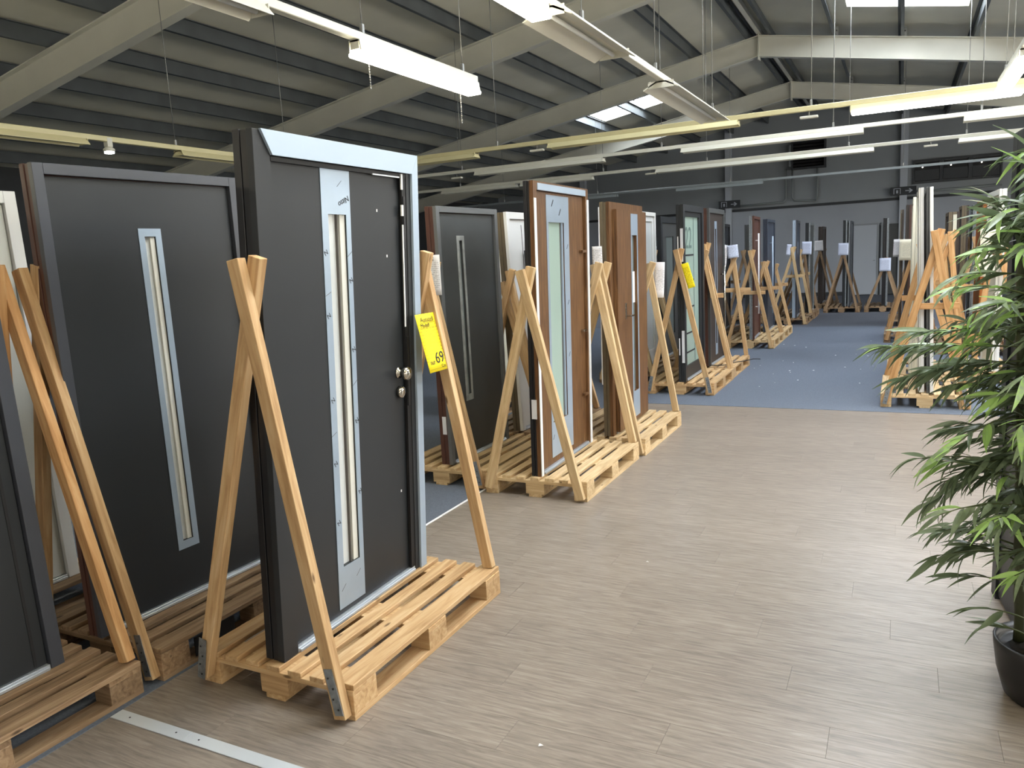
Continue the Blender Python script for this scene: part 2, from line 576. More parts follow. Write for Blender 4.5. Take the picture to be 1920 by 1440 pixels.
# roof panels with openings for the roof lights
def roof_side(name, sx, holes, label):
    xs = sorted({RIDGE_X, XL if sx < 0 else XR} | {v for h in holes for v in h[:2]})
    ys = sorted({YF, YB} | {v for h in holes for v in h[2:]})
    vs, fs = [], []
    for i in range(len(xs) - 1):
        for j in range(len(ys) - 1):
            cx, cy = (xs[i] + xs[i + 1]) / 2, (ys[j] + ys[j + 1]) / 2
            if any(h[0] < cx < h[1] and h[2] < cy < h[3] for h in holes):
                continue
            n = len(vs)
            for t in (0.0, 0.12):
                for (x, y) in ((xs[i], ys[j]), (xs[i + 1], ys[j]), (xs[i + 1], ys[j + 1]), (xs[i], ys[j + 1])):
                    vs.append((x, y, roof_z(x, t)))
            for f in ((3, 2, 1, 0), (4, 5, 6, 7), (0, 1, 5, 4), (1, 2, 6, 5), (2, 3, 7, 6), (3, 0, 4, 7)):
                fs.append([n + k for k in f])
    return struct(obj(name, mesh_of(name, vs, fs, 'roof_panel'), 'roof_panel'), label, 'ceiling')
HOLES_R = [(-0.92, 0.87, 13.05, 15.05), (-0.92, 0.87, 3.0, 5.0), (-0.92, 0.87, 8.0, 10.0), (3.6, 5.4, 3.0, 5.0), (3.6, 5.4, 8.0, 10.0), (3.6, 5.4, 13.05, 15.05), (3.6, 5.4, 18.05, 19.95)]  # roof lights out of view are added for more daylight
HOLES_L = [(-7.0, -5.2, 18.05, 19.95)]
ceil_l = roof_side('ceiling_left', -1, HOLES_L, 'sloping grey metal roof panels over the door rows')
ceil_r = roof_side('ceiling_right', 1, HOLES_R, 'sloping grey metal roof panels past the ridge')
for i, h in enumerate(HOLES_L + HOLES_R):
    x0, x1, y0, y1 = h
    def slab(nm, xa, xb, ya, yb, o0, o1, mat, parent=None):
        vs = []
        for t in (o0, o1):
            for (x, y) in ((xa, ya), (xb, ya), (xb, yb), (xa, yb)):
                vs.append((x, y, roof_z(x, t)))
        return obj(nm, mesh_of(nm, vs, [(3, 2, 1, 0), (4, 5, 6, 7), (0, 1, 5, 4), (1, 2, 6, 5), (2, 3, 7, 6), (3, 0, 4, 7)], mat), mat, parent)
    w = bpy.data.objects.new('window_%d' % (i + 7), None)
    COL.objects.link(w)
    struct(w, 'bright roof light set between purlins in the sloping ceiling, added where out of view', 'window')
    xm = (x0 + x1) / 2
    for (a, b_) in ((x0, xm - 0.02), (xm + 0.02, x1)):
        slab('pane', a, b_, y0, y1, 0.20, 0.22, 'daylight_pane', w)
    e = 0.03
    for (a, b_, c, d) in ((x0 - e, x0, y0 - e, y1 + e), (x1, x1 + e, y0 - e, y1 + e), (x0, x1, y0 - e, y0), (x0, x1, y1, y1 + e), (xm - 0.02, xm + 0.02, y0, y1)):
        slab('curb', a, b_, c, d, 0.121 if b_ - a > .05 or c < y0 or a != xm - 0.02 else 0.19, 0.23, 'paint_white', w)

# purlins: Z sections along the hall, parts of each roof slope
PX_L = [-2.75 - 1.08 * k for k in range(11)]
PX_R = [-2.35 + 1.13 * k for k in range(11)]
for px, par in [(p, ceil_l) for p in PX_L] + [(p, ceil_r) for p in PX_R]:
    zt = roof_z(px) - 0.004
    zb = zt - 0.195
    s = -1 if par is ceil_l else 1
    poly = [(px, zt), (px + 0.055, zt - 0.005), (px + 0.055, zt - 0.015), (px + 0.007, zt - 0.012), (px + 0.007, zb), (px - 0.05, zb), (px - 0.05, zb + 0.006), (px, zb + 0.006)]
    if s > 0:
        poly = [(2 * px - a, b_) for a, b_ in poly][::-1]
    prism('purlin', poly, 'y', YF, YB - 0.01, 'purlin_zinc', par)
ridge = struct(boxes('ridge_beam', [(RIDGE_X - 0.04, RIDGE_X + 0.04, YF, YB - 0.02, 5.70, 5.79)], 'rafter_paint'), 'pale tube running along the roof ridge', 'beam')

# rafters: I sections in two halves with an apex plate
def rafter(y, k):
    root = bpy.data.objects.new('roof_beam', None)
    COL.objects.link(root)
    root.location = (RIDGE_X, y, 0)
    names = ['pale grey roof beam behind the viewer', 'pale grey roof beam above the viewer', 'pale grey roof beam crossing the upper corner above the charcoal doors', 'pale grey roof beam passing above the tall silver-trimmed door',
             'pale grey roof beam in front of the roof light between purlins', 'pale grey roof beam closest to the far grey wall']
    struct(root, names[k], 'beam')
    for s, ex in ((-1, XL - RIDGE_X), (1, XR - RIDGE_X)):
        L = abs(ex)
        ang = math.atan(SLOPE)
        n = 'rafter'
        D, W, tf, tw = RAFT_D * math.cos(ang), 0.075, 0.016, 0.006
        sec = [(-W, 0), (-W, -tf), (-tw, -tf), (-tw, -D + tf), (-W, -D + tf), (-W, -D), (W, -D), (W, -D + tf), (tw, -D + tf), (tw, -tf), (W, -tf), (W, 0)]
        nn = len(sec)
        vs = [(0, yy, RAFT_TOP + zz / math.cos(ang)) for yy, zz in sec] + [(s * L, yy, RAFT_TOP - L * SLOPE + zz / math.cos(ang)) for yy, zz in sec]
        fs = [[i, (i + 1) % nn, (i + 1) % nn + nn, i + nn] for i in range(nn)]
        me = mesh_of(n, vs, fs, 'rafter_paint')
        bm = bmesh.new()
        bm.from_mesh(me)
        bmesh.ops.recalc_face_normals(bm, faces=bm.faces[:])
        bm.to_mesh(me)
        bm.free()
        obj(n, me, 'rafter_paint', root)
        # column under the eaves
        boxes('eaves_post', [(s * L - 0.12, s * L + 0.12, -0.09, 0.09, 0, RAFT_TOP - L * SLOPE - 0.2)], 'rafter_paint', root, (-s * 0.14, 0, 0))
        for px in (PX_L if s < 0 else PX_R)[1:]:
            xx = px - RIDGE_X
            zz = RAFT_TOP - abs(xx) * SLOPE
            if in_frame((px, y, zz), 0):
                boxes('cleat', [(-0.085, 0.004, -0.062, -0.056, -0.012, 0.15)], 'cleat_zinc', root, (xx - 0.004 if s < 0 else xx + 0.085, 0, zz))
                for q in (-0.03, 0.03):
                    obj('bolt', lathe_mesh('bolt', ((0.012, 0.0), (0.012, 0.012)), 6, 'dark_metal', 'z'), None, root, (xx - 0.04 + q * 0.5 if s < 0 else xx + 0.045 + q * 0.5, -0.062, zz + 0.05 + q), (math.pi / 2, 0, 0))
    boxes('apex_plate', [(-0.012, 0.012, -0.085, 0.085, RAFT_TOP - RAFT_D - 0.06, RAFT_TOP + 0.02)], 'rafter_paint', root)
for k, y in enumerate(FRAMES):
    rafter(y, k)

# ------------------------------------------------------------------ pallets with A-frame braces
def bar(parent, p0, p1, w, t, mat):
    """square-sawn brace from p0 to p1 (w across, t deep)"""
    p0, p1 = Vector(p0), Vector(p1)
    d = p1 - p0
    L = round(d.length, 2)
    me = box_mesh('brace', [(-w / 2, w / 2, -t / 2, t / 2, 0, L)], 0.002, mat)
    o = obj('brace', me, mat, parent)
    zx = d.normalized()
    yx = Vector((0, 1, 0)) - zx * zx.y
    yx.normalize()
    xx = yx.cross(zx)
    o.matrix_local = Matrix(((xx.x, yx.x, zx.x, p0.x), (xx.y, yx.y, zx.y, p0.y), (xx.z, yx.z, zx.z, p0.z), (0, 0, 0, 1)))
    return o

def rack(X0, Y0, label, tone='pine', btone=None, apex=(0.0, 1.74), far=(0.0, 1.74), near_out=True, cross=None, brackets=True, yaw=0.0, length=1.2, bw=0.056, bt=0.04, near=True, farA=True, fspread=0.0):
    btone = btone or tone
    r = thing('pallet_rack', label, 'pallet rack', (X0 + 0.4, Y0, 0), (0, 0, yaw), 'door display pallets with timber braces')
    L = length
    seed = random.Random(int((X0 + 20) * 1000 + Y0 * 77))
    for i in range(7):
        x = (-0.4, -0.26, -0.147, -0.034, 0.079, 0.192, 0.302)[i]
        w = 0.098 if i in (0, 6) else 0.068
        o = boxes('deck_board', [(0, w, 0, L, 0, 0.022)], tone + '_y', r, (x, seed.uniform(-0.006, 0.006), 0.122), bevel=0.002)
        o.rotation_euler.z = seed.uniform(-0.004, 0.004)
    for yy in (0, (L - 0.145) / 2, L - 0.145):
        boxes('cross_board', [(-0.4, 0.4, 0, 0.145, 0, 0.022)], tone + '_x', r, (0, yy, 0.1), bevel=0.0015)
        for xx in (-0.4, -0.0725, 0.3):
            boxes('block', [(0, 0.1 if xx != -0.0725 else 0.145, 0, 0.145, 0, 0.078)], tone + '_x', r, (xx, yy, 0.022), bevel=0.0015)
    for xx in (-0.4, -0.05, 0.3):
        boxes('skid_board', [(0, 0.1, 0, L, 0, 0.022)], tone + '_y', r, (xx, 0, 0), bevel=0.0015)
    m = btone + '_z'
    if near:
        ax, az = apex
        zb = 0.02 if near_out else 0.145
        yb = -0.022 if near_out else 0.03
        bar(r, (0.36, yb, zb), (ax - 0.03, yb - 0.022, az), bw, bt, m)
        bar(r, (-0.36, yb, zb + 0.03), (ax + 0.035, yb + 0.02, az + 0.012), bw, bt, m)
        if near_out and brackets:
            for xx, k in ((0.348, -1), (-0.345, 1)):
                o = boxes('bracket', [(-0.02, 0.02, -0.0025, 0, -0.085, 0.1)], 'zinc', r, (xx, yb - bt / 2 - 0.003, 0.125), (0, -0.2 if k < 0 else 0.2, 0))
                for q in range(4):
                    obj('screw', lathe_mesh('bracket_screw', ((0.004, 0.0), (0.004, 0.003)), 6, 'dark_metal', 'z'), None, o, (0.006 * (-1) ** q, -0.004, -0.06 + q * 0.042), (math.pi / 2, 0, 0))
        if cross:
            boxes('crossbar', [(-0.2, 0.2, -0.012, 0.012, -0.03, 0.03)], btone + '_x', r, (ax + 0.01, yb + 0.045, cross), bevel=0.0015)
    if farA:
        fx, fz = far
        yb = L - 0.024
        bar(r, (0.355 + fspread, yb, 0.145), (fx - 0.03, yb + 0.022, fz), bw, bt, m)
        bar(r, (-0.355, yb, 0.145), (fx + 0.035, yb - 0.02, fz + 0.01), bw, bt, m)
        if cross:
            boxes('crossbar', [(-0.2, 0.2, -0.012, 0.012, -0.03, 0.03)], btone + '_x', r, (fx + 0.01, yb + 0.06, cross), bevel=0.0015)
    return r

# ------------------------------------------------------------------ doors standing on the pallets
def door(label, X, Y0, w, h, d=0.085, yaw=0.0, lean=0.0, frame='anthracite_frame', leaf='anthracite', edge='black_profile', jw=0.05, rec=0.022,
         plate=None, slot=None, glass='milk_glass', plate_mat='steel_plate', sill=True, z=0.146, proud=False, group='doors on display', margin=0.0):
    r = thing('display_door', label, 'door', (X, Y0, z), (0, lean, yaw), group)
    fb = [(-0.03, 0, 0, jw, 0, h), (-0.03, 0, w - jw, w, 0, h), (-0.03, 0, jw, w - jw, h - jw, h)]
    boxes('frame', fb, frame, r, bevel=0.0015)
    e = 0.003
    boxes('frame_core', [(-d * 0.62, -0.0305, e, jw + 0.01, 0, h - e), (-d * 0.62, -0.0305, w - jw - 0.01, w - e, 0, h - e), (-d * 0.62, -0.0305, jw + .01, w - jw - .01, h - jw - 0.01, h - e)], edge, r)
    boxes('frame_back', [(-d, -d * 0.62 - 0.004, 0, jw, 0, h), (-d, -d * 0.62 - 0.004, w - jw, w, 0, h), (-d, -d * 0.62 - 0.004, jw, w - jw, h - jw, h)], edge, r, bevel=0.0015)
    x1 = 0.036 if proud else -rec
    lx0 = -d + 0.012
    ly0, ly1, lz0, lz1 = jw + 0.004, w - jw - 0.004, 0.022, h - jw - 0.004
    if proud:
        ly0, ly1, lz1 = jw * 0.75 + 0.02, w - 0.01, h - jw * 0.7
        lx0 = 0.0015
    lb = [(lx0, x1, ly0, ly1, lz0, lz1)]
    if slot:
        lb = ring(lx0, x1, ly0, ly1, lz0, lz1, slot)
        if not proud:
            boxes('glass_pane', [(x1 - 0.03, x1 - 0.018, slot[0] - 0.006, slot[1] + 0.006, slot[2] - 0.006, slot[3] + 0.006)], glass, r)
        else:
            boxes('glass_pane', [(lx0 + 0.002, lx0 + 0.006, slot[0], slot[1], slot[2], slot[3])], glass, r)
    boxes('leaf', lb, leaf, r)
    if proud:
        boxes('leaf_back', ring(-d + 0.012, -0.0005, jw + 0.002, w - jw - 0.002, 0.022, h - jw - 0.002, slot) if slot else [(-d + 0.012, -0.0005, jw + .002, w - jw - .002, 0.022, h - jw - .002)], leaf, r)
    if plate:
        if slot:
            boxes('trim_plate', ring(x1 + 0.0005, x1 + 0.003, plate[0], plate[1], plate[2], plate[3], slot), plate_mat, r)
        else:
            boxes('trim_plate', [(x1 + 0.0005, x1 + 0.003, *plate)], plate_mat, r)
    if sill:
        boxes('threshold', [(-0.055, -0.004, jw + 0.002, w - jw - 0.002, 0, 0.02), (-0.003, 0.006, jw + 0.01, w - jw - 0.01, 0.0, 0.012)], 'silver_rail', r, bevel=0.001)
    return r

def lever(r, x, y, z, s=1):
    boxes('rosette', [(x, x + 0.008, y - 0.016, y + 0.016, z - 0.02, z + 0.12)], 'steel_knob', r, bevel=0.002)
    boxes('lever_handle', [(x + 0.008, x + 0.05, y - 0.008, y + 0.008, z + 0.0, z + 0.016), (x + 0.036, x + 0.05, y if s > 0 else y - 0.12, y + 0.12 if s > 0 else y, z, z + 0.016)], 'steel_knob', r, bevel=0.002)

def knob(r, x, y, z, rad=0.03):
    obj('knob', lathe_mesh('knob', ((rad * 0.9, 0.0), (rad * 0.9, 0.006), (rad * 0.5, 0.008), (rad * 0.5, 0.03), (rad, 0.034), (rad * 1.05, 0.05), (rad * 0.9, 0.06), (rad * 0.1, 0.066)), 28, 'steel_knob', 'x'), None, r, (x, y, z))

def pull_bar(r, x, y, z0, z1, mat='steel_knob'):
    tube('pull_handle', [(x + 0.05, y, z0), (x + 0.05, y, z1)], 0.014, mat, r)
    for z in (z0 + 0.12, z1 - 0.12):
        tube('handle_post', [(x, y, z), (x + 0.05, y, z)], 0.008, mat, r)

# --- row beside the aisle
rack(-2.605, 2.088, 'pale pine pallet rack carrying the tall silver-trimmed charcoal door', 'pine', None, (0.12, 1.745), (0.09, 1.745))
dm = door('tall charcoal door with silver frame trim, vertical glass slot and two steel knobs', -2.172, 2.123, 1.07, 2.06, 0.095, 0.022, math.atan(0.057),
          frame='anthracite', leaf='anthracite', jw=0.085, plate=(0.385, 0.575, 0.045, 1.955), slot=(0.425, 0.545, 0.235, 1.775))
boxes('dark_rebate', [(-0.019, -0.004, 0.952, 0.985, 0.022, 1.97)], 'slot_black', dm)
prism('frame_trim', [(0.03, 2.062), (0.085, 1.975), (1.02, 1.975), (1.07, 2.062)], 'x', 0.0005, 0.012, 'silver_film', dm)
prism('frame_trim', [(1.019, 0.0), (1.07, 0.0), (1.07, 2.061), (1.019, 1.973)], 'x', 0.0005, 0.0122, 'silver_film', dm)
boxes('top_seal', [(-0.018, -0.003, 0.09, 0.985, 1.955, 1.972)], 'slot_black', dm)
boxes('strike_plate', [(-0.003, 0.001, 0.957, 0.972, 1.63, 1.87)], 'dark_metal', dm)
boxes('strike_plate', [(-0.003, 0.001, 0.957, 0.975, 0.87, 1.21)], 'dark_metal', dm)
boxes('lock_latch', [(-0.003, 0.004, 0.938, 0.952, 1.78, 1.83), (-0.003, 0.003, 0.94, 0.952, 1.90, 1.97)], 'paint_white', dm)
boxes('seal_strip', [(-0.003, 0.002, 0.944, 0.951, 1.26, 1.74)], 'light_strip', dm)
boxes('latch_rail', [(-0.006, 0.0, 0.72, 0.93, 1.951, 1.957)], 'silver_rail', dm)
knob(dm, -0.021, 0.908, 1.04, 0.031)
obj('lock_rosette', lathe_mesh('lock_rosette', ((0.029, 0.0), (0.029, 0.016), (0.025, 0.022), (0.008, 0.024)), 24, 'steel_knob', 'x'), None, dm, (-0.021, 0.912, 0.945))
for (u, v) in ((0.772, 1.80), (0.841, 1.597), (0.902, 0.446)):
    boxes('screw_mark', [(-0.0215, -0.0205, u - 0.004, u + 0.004, v - 0.006, v + 0.006)], 'paint_white', dm)
boxes('glass_divider', [(-0.045, -0.028, 0.492, 0.497, 0.235, 1.775)], 'ink_grey', dm)
boxes('inner_jamb', [(-0.045, -0.028, 0.51, 0.544, 0.236, 1.774)], 'white_panel', dm)
FACE_X = Matrix(((0, 0, 1, 0), (1, 0, 0, 0), (0, 1, 0, 0), (0, 0, 0, 1)))   # text lying in a plane that faces +x, reading along +y
def on_face(x, y, z, rot=0.0, sx=1.0):
    return Matrix.Translation((x, y, z)) @ FACE_X @ Matrix.Rotation(rot, 4, 'Z') @ Matrix.Diagonal((sx, 1, 1, 1))
text('film_print', 'Nitto', 0.034, 'ink', dm, on_face(-0.0182, 0.53, 1.83, math.radians(205)))
for (u, v) in ((0.56, 1.5), (0.56, 1.2), (0.562, 0.88), (0.565, 0.55), (0.4, 1.62), (0.4, 1.36), (0.402, 1.0), (0.402, 0.72), (0.405, 0.45)):
    text('film_print', 'N', 0.03, 'ink', dm, on_face(-0.0182, u, v, math.radians(210)))
for (u, v, a) in ((0.505, 1.90, 0.7), (0.42, 0.14, 0.7), (0.53, 0.17, 0.7), (0.558, 1.61, 0.6), (0.404, 1.45, 0.4), (0.56, 1.05, .6), (0.40, .85, .4)):
    o = boxes('film_crease', [(-0.0004, 0.0003, -0.02, 0.02, -0.0008, 0.0008)], 'ink_grey', dm, (-0.0186, u, v), (a, 0, 0))

rack(-2.705, 4.80, 'raw pine pallet rack carrying the brown wood-look door with wide glass', 'raw', None, (0.02, 1.62), (0.09, 1.62), brackets=False, bw=0.062)
w1 = door('brown wood-look door with wide frosted glass and white film on the frame edges', -2.262, 4.83, 1.085, 2.065, 0.075, 0.02, 0.02,
          frame='oak_film', leaf='oak_film', edge='black_profile', jw=0.06, plate=(0.265, 0.70, 0.068, 1.985), slot=(0.30, 0.60, 0.33, 1.795), glass='green_glass')
boxes('frame_film', [(0.0005, 0.006, 0.068, 1.015, 2.006, 2.052)], 'silver_film', w1)
boxes('frame_film', [(0.0005, 0.006, 0.002, 0.036, 0.0, 1.95)], 'light_strip', w1)
boxes('frame_film', [(0.0005, 0.006, 1.045, 1.083, 0.0, 1.98)], 'light_strip', w1)
boxes('glass_divider', [(-0.045, -0.036, 0.56, 0.566, 0.33, 1.795)], 'ink_grey', w1)
boxes('inner_jamb', [(-0.05, -0.028, 0.57, 0.599, 0.331, 1.794)], 'steel_plate', w1)
for v in (1.58, 0.951, 0.43):
    boxes('hinge', [(-0.02, 0.008, 0.925, 1.0, v - 0.01, v + 0.01)], 'oak_film' if v != 0.951 else 'steel_knob', w1, bevel=0.002)
boxes('edge_sticker', [(-0.06, -0.02, -0.002, -0.0005, 0.42, 0.56)], 'label_white', w1)
for (u, v) in ((0.38, 1.93), (0.52, 1.87), (0.66, 1.62), (0.66, 1.2), (0.66, 0.8), (.30, .22), (.5, .12)):
    o = boxes('film_print', [(-0.0004, 0.0003, -0.03, 0.03, -0.005, 0.005)], 'ink', w1, (-0.0185, u, v), (0.9, 0, 0))
    if v < 1.7:
        o.scale = (1, 0.7, 0.5)

rack(-2.68, 6.10, 'raw pine pallet rack carrying the brown door with lever handle', 'raw', None, (0.09, 1.615), (0.13, 1.58), brackets=False, bw=0.058)
w2 = door('brown wood-look door with narrow glass strip and lever handle', -2.163, 6.12, 1.03, 1.97, 0.085, 0.035, 0.012,
          frame='oak_film', leaf='oak_film', edge='bronze', jw=0.085, plate=(0.50, 0.72, 0.06, 1.885), slot=(0.53, 0.69, 0.30, 1.70), glass='grey_glass', proud=True)
lever(w2, 0.0365, 0.30, 1.0, 1)
boxes('seal_strip', [(-0.094, -0.0855, -0.003, 0.005, 0.45, 1.93)], 'light_strip', w2)
boxes('glass_band', [(0.0085, 0.014, 0.532, 0.688, 1.10, 1.38)], 'paint_white', w2)

rack(-2.70, 8.89, 'pine pallet rack under the dark-framed glass door with the yellow tag', 'pine', None, (0.02, 1.70), (0.05, 1.66))
a4 = door('dark-framed glass door with painted number and hinge strips', -2.235, 8.93, 1.03, 2.06, 0.085, 0.0, 0.0, frame='anthracite', leaf='anthracite', edge='anthracite', jw=0.075,
          slot=(0.16, 0.86, 0.17, 1.93), glass='green_glass')
text('glass_number', '22', 0.36, 'number_paint', a4, on_face(-0.037, 0.37, 1.67, 0, 0.9))
for v in (1.48, 1.18, 0.86, 0.55, 0.32):
    boxes('glass_stripe', [(-0.0385, -0.0365, 0.17, 0.62, v - 0.01, v + 0.01)], 'ink', a4)
boxes('stripe_mount', [(-0.0385, -0.0365, 0.62, 0.635, 0.18, 1.92)], 'number_paint', a4)
for v in (1.60, 0.42):
    boxes('hinge_strip', [(-0.04, -0.008, -0.004, -0.0005, v - 0.19, v + 0.19)], 'label_white', a4)
    boxes('hinge_strip', [(-0.074, -0.062, -0.004, -0.0005, v - 0.1, v + 0.1)], 'light_strip', a4)

rack(-2.71, 10.15, 'pine pallet rack with crossbar under the dark brown narrow-glass door', 'pine', None, (0.05, 1.75), (0.20, 1.60), cross=1.08, brackets=False, near_out=False)
a5 = door('dark door with red-brown edge and pale vertical glass strip', -2.22, 10.2, 1.0, 2.06, 0.08, 0.0, 0.0, frame='greystone', leaf='dark_brown', edge='mahogany', jw=0.06, plate=(0.42, 0.56, 0.1, 1.9), slot=(0.45, 0.53, 0.25, 1.8))
pull_bar(a5, -0.02, 0.8, 0.3, 1.3)
rack(-2.63, 13.18, 'pine pallet rack with crossbar under the red-brown door', 'raw', 'pine', (0.05, 1.62), (0.06, 1.40), cross=0.93, brackets=False)
a6 = door('red-brown door with long white pull bar', -2.15, 13.22, 1.02, 2.03, 0.08, 0.06, 0.0, frame='mahogany', leaf='mahogany', edge='zinc', jw=0.05)
pull_bar(a6, -0.02, 0.4, 0.4, 1.75, 'light_strip')
rack(-2.63, 14.42, 'pine pallet rack with crossbar under the slate blue door', 'raw', 'pine', (0.09, 1.40), (0.1, 1.32), cross=0.93, brackets=False, near_out=False)
a7 = door('slate blue door with slim pull bar', -2.12, 14.46, 1.08, 2.0, 0.08, 0.02, 0.0, frame='slate_blue', leaf='slate_blue', edge='slate_blue', jw=0.05)
pull_bar(a7, -0.02, 0.45, 0.3, 1.7, 'silver_film')
rack(-2.52, 17.13, 'grey weathered pallet rack under the dark door with pale edge', 'old', 'raw', (0.12, 1.62), (0.12, 1.55), cross=1.02, brackets=False)
door('dark grey door with pale grey edge beside the slate blue door', -1.93, 17.16, 1.0, 2.02, 0.09, 0.05, 0.0, frame='anthracite_frame', leaf='slate_blue', edge='silver_film', jw=0.05)
rack(-2.50, 18.4, 'grey weathered pallet rack under the double-edged grey door', 'old', 'old', (0.2, 1.62), (0.15, 1.5), brackets=False)
door('grey door with two pale edges behind the pale-edged dark door', -1.80, 18.42, 1.0, 1.98, 0.1, 0.0, 0.0, frame='zinc', leaf='greystone', edge='anthracite', jw=0.05)
rack(-2.25, 21.2, 'grey weathered pallet rack under the dark brown door at the far wall', 'old', 'old', (0.02, 1.6), (0.02, 1.5), brackets=False)
door('dark brown door at the far wall', -1.77, 21.22, 0.95, 1.93, 0.11, 0.0, 0.0, frame='dark_brown', leaf='dark_brown', edge='dark_brown', jw=0.06)
rack(-1.64, 19.95, 'grey weathered pallet rack under the grey doors at the aisle end', 'old', 'old', (0.03, 1.55), (0.03, 1.5), brackets=False)
door('pale grey door edge-on at the aisle end, darker of the pair', -1.14, 20.0, 1.0, 2.02, 0.09, 0.0, 0.0, frame='zinc', leaf='greystone', edge='anthracite', jw=0.05)
door('thin grey door edge-on at the aisle end, paler of the pair', -1.05, 20.02, 1.0, 2.0, 0.06, 0.0, 0.0, frame='anthracite_frame', leaf='zinc', edge='zinc', jw=0.05)
rack(-0.75, 20.0, 'brown weathered pallet rack under the black and white edged door', 'old', 'old', (0.04, 1.25), (0.04, 1.2), brackets=False)
door('narrow dark door with white edges near the far wall', -0.27, 20.03, 1.0, 2.01, 0.11, 0.0, 0.0, frame='zinc', leaf='black_profile', edge='black_profile', jw=0.04)

# --- row behind it
rack(-3.57, 0.72, 'old brown pallet rack in the near corner under the blue-black door', 'old', 'amber', (0.0, 1.7), (-0.12, 1.775), near=False)
d1 = door('blue-black flat door cut off at the near corner', -3.062, 0.74, 1.05, 2.06, 0.085, 0.0, -0.045, frame='anthracite_frame', leaf='anthracite', edge='black_profile', jw=0.055)
boxes('leaf_groove', [(-0.0219, -0.0195, 0.94, 0.952, 0.03, 1.98)], 'slot_black', d1)
rb2 = rack(-3.56, 2.01, 'old brown pallet rack with a metal plate under the wide charcoal door', 'old', 'pine', (-0.06, 1.765), (0.0, 1.74))
d2 = door('wide charcoal door with brown edge and steel slot beside the silver-trimmed door', -3.10, 1.985, 1.02, 2.035, 0.09, -0.05, 0.0, frame='anthracite_frame', leaf='anthracite', edge='red_brown', jw=0.045,
     plate=(0.445, 0.562, 0.24, 1.778), slot=(0.475, 0.532, 0.28, 1.742))
boxes('inner_jamb', [(-0.05, -0.029, 0.508, 0.531, 0.281, 1.741)], 'white_panel', d2)
boxes('side_plate', [(0.401, 0.404, 0.17, 0.40, 0.03, 0.118)], 'dark_metal', rb2)
rack(-3.53, 4.86, 'pine pallet rack on the carpet under the grey slot door', 'raw', 'pine', (0.06, 1.70), (0.1, 1.6))
d3 = door('grey door with brown edge and slim steel slot between the charcoal and brown doors', -3.06, 4.93, 0.92, 1.965, 0.10, -0.03, 0.0, frame='frame_grey', leaf='greystone', edge='red_brown', jw=0.045,
     plate=(0.29, 0.40, 0.45, 1.75), slot=(0.325, 0.372, 0.5, 1.712), glass='grey_glass', plate_mat='cleat_zinc')
boxes('edge_sticker', [(-0.07, -0.035, -0.002, -0.0005, 0.24, 0.38)], 'label_white', d3)
rack(-3.50, 6.10, 'old pallet rack behind the brown wood-look door', 'old', 'pine', (0.0, 1.5), (0.0, 1.6), brackets=False)
d4 = door('white door with brown timber edge and hinge strip', -3.03, 6.13, 1.0, 1.96, 0.10, 0.0, -0.03, frame='white_pvc', leaf='white_pvc', edge='bronze', jw=0.06)
boxes('hinge_strip', [(0.0005, 0.004, 0.30, 0.34, 1.42, 1.62)], 'dark_metal', d4)
boxes('leaf_groove', [(-0.0219, -0.0195, 0.32, 0.328, 0.1, 1.85)], 'ink_grey', d4)
rack(-3.55, 9.55, 'old pallet rack under the pale glazed white door', 'old', 'raw', (0.0, 1.7), (0.0, 1.6), brackets=False)
door('white-framed door with pale glass behind the brown lever door', -3.05, 9.65, 1.0, 2.07, 0.085, 0.0, 0.0, frame='white_pvc', leaf='white_pvc', edge='white_pvc', jw=0.05, slot=(0.12, 0.88, 0.2, 1.95), glass='milk_glass')
rack(-3.55, 10.84, 'old pallet rack under the dark door set back', 'old', 'pine', (0.0, 1.7), (0.05, 1.62), brackets=False)
d6 = door('dark grey framed door set back behind the glass door', -3.05, 10.9, 1.06, 2.03, 0.085, 0.0, 0.0, frame='anthracite', leaf='greystone', edge='anthracite', jw=0.09, slot=(0.35, 0.75, 0.3, 1.75), glass='grey_glass')
rack(-3.52, 12.05, 'old pallet rack under the narrow black door', 'old', 'raw', (0.0, 1.7), (0.1, 1.66), cross=1.0, brackets=False)
d7 = door('narrow black door beside the wall post', -2.75, 12.1, 0.95, 1.95, 0.08, 0.0, 0.0, frame='black_profile', leaf='anthracite', edge='black_profile', jw=0.05, plate=(0.4, 0.46, 0.6, 1.6))
rack(-3.5, 14.6, 'old pallet rack under the black door with slim plate', 'old', 'old', (0.05, 1.66), (0.05, 1.6), cross=1.0, brackets=False)
d8 = door('black door with slim steel plate in the rear row', -2.95, 14.65, 1.0, 1.98, 0.09, 0.05, 0.0, frame='black_profile', leaf='anthracite', edge='zinc', jw=0.05, plate=(0.45, 0.52, 0.8, 1.6))
rack(-3.45, 17.4, 'old pallet rack at the dark end of the rear row', 'old', 'old', (0.0, 1.6), (0.0, 1.55), brackets=False)
door('dark grey door at the dark end of the rear row', -2.95, 17.45, 1.0, 2.0, 0.09, 0.0, 0.0, frame='greystone', leaf='anthracite', edge='greystone', jw=0.05)
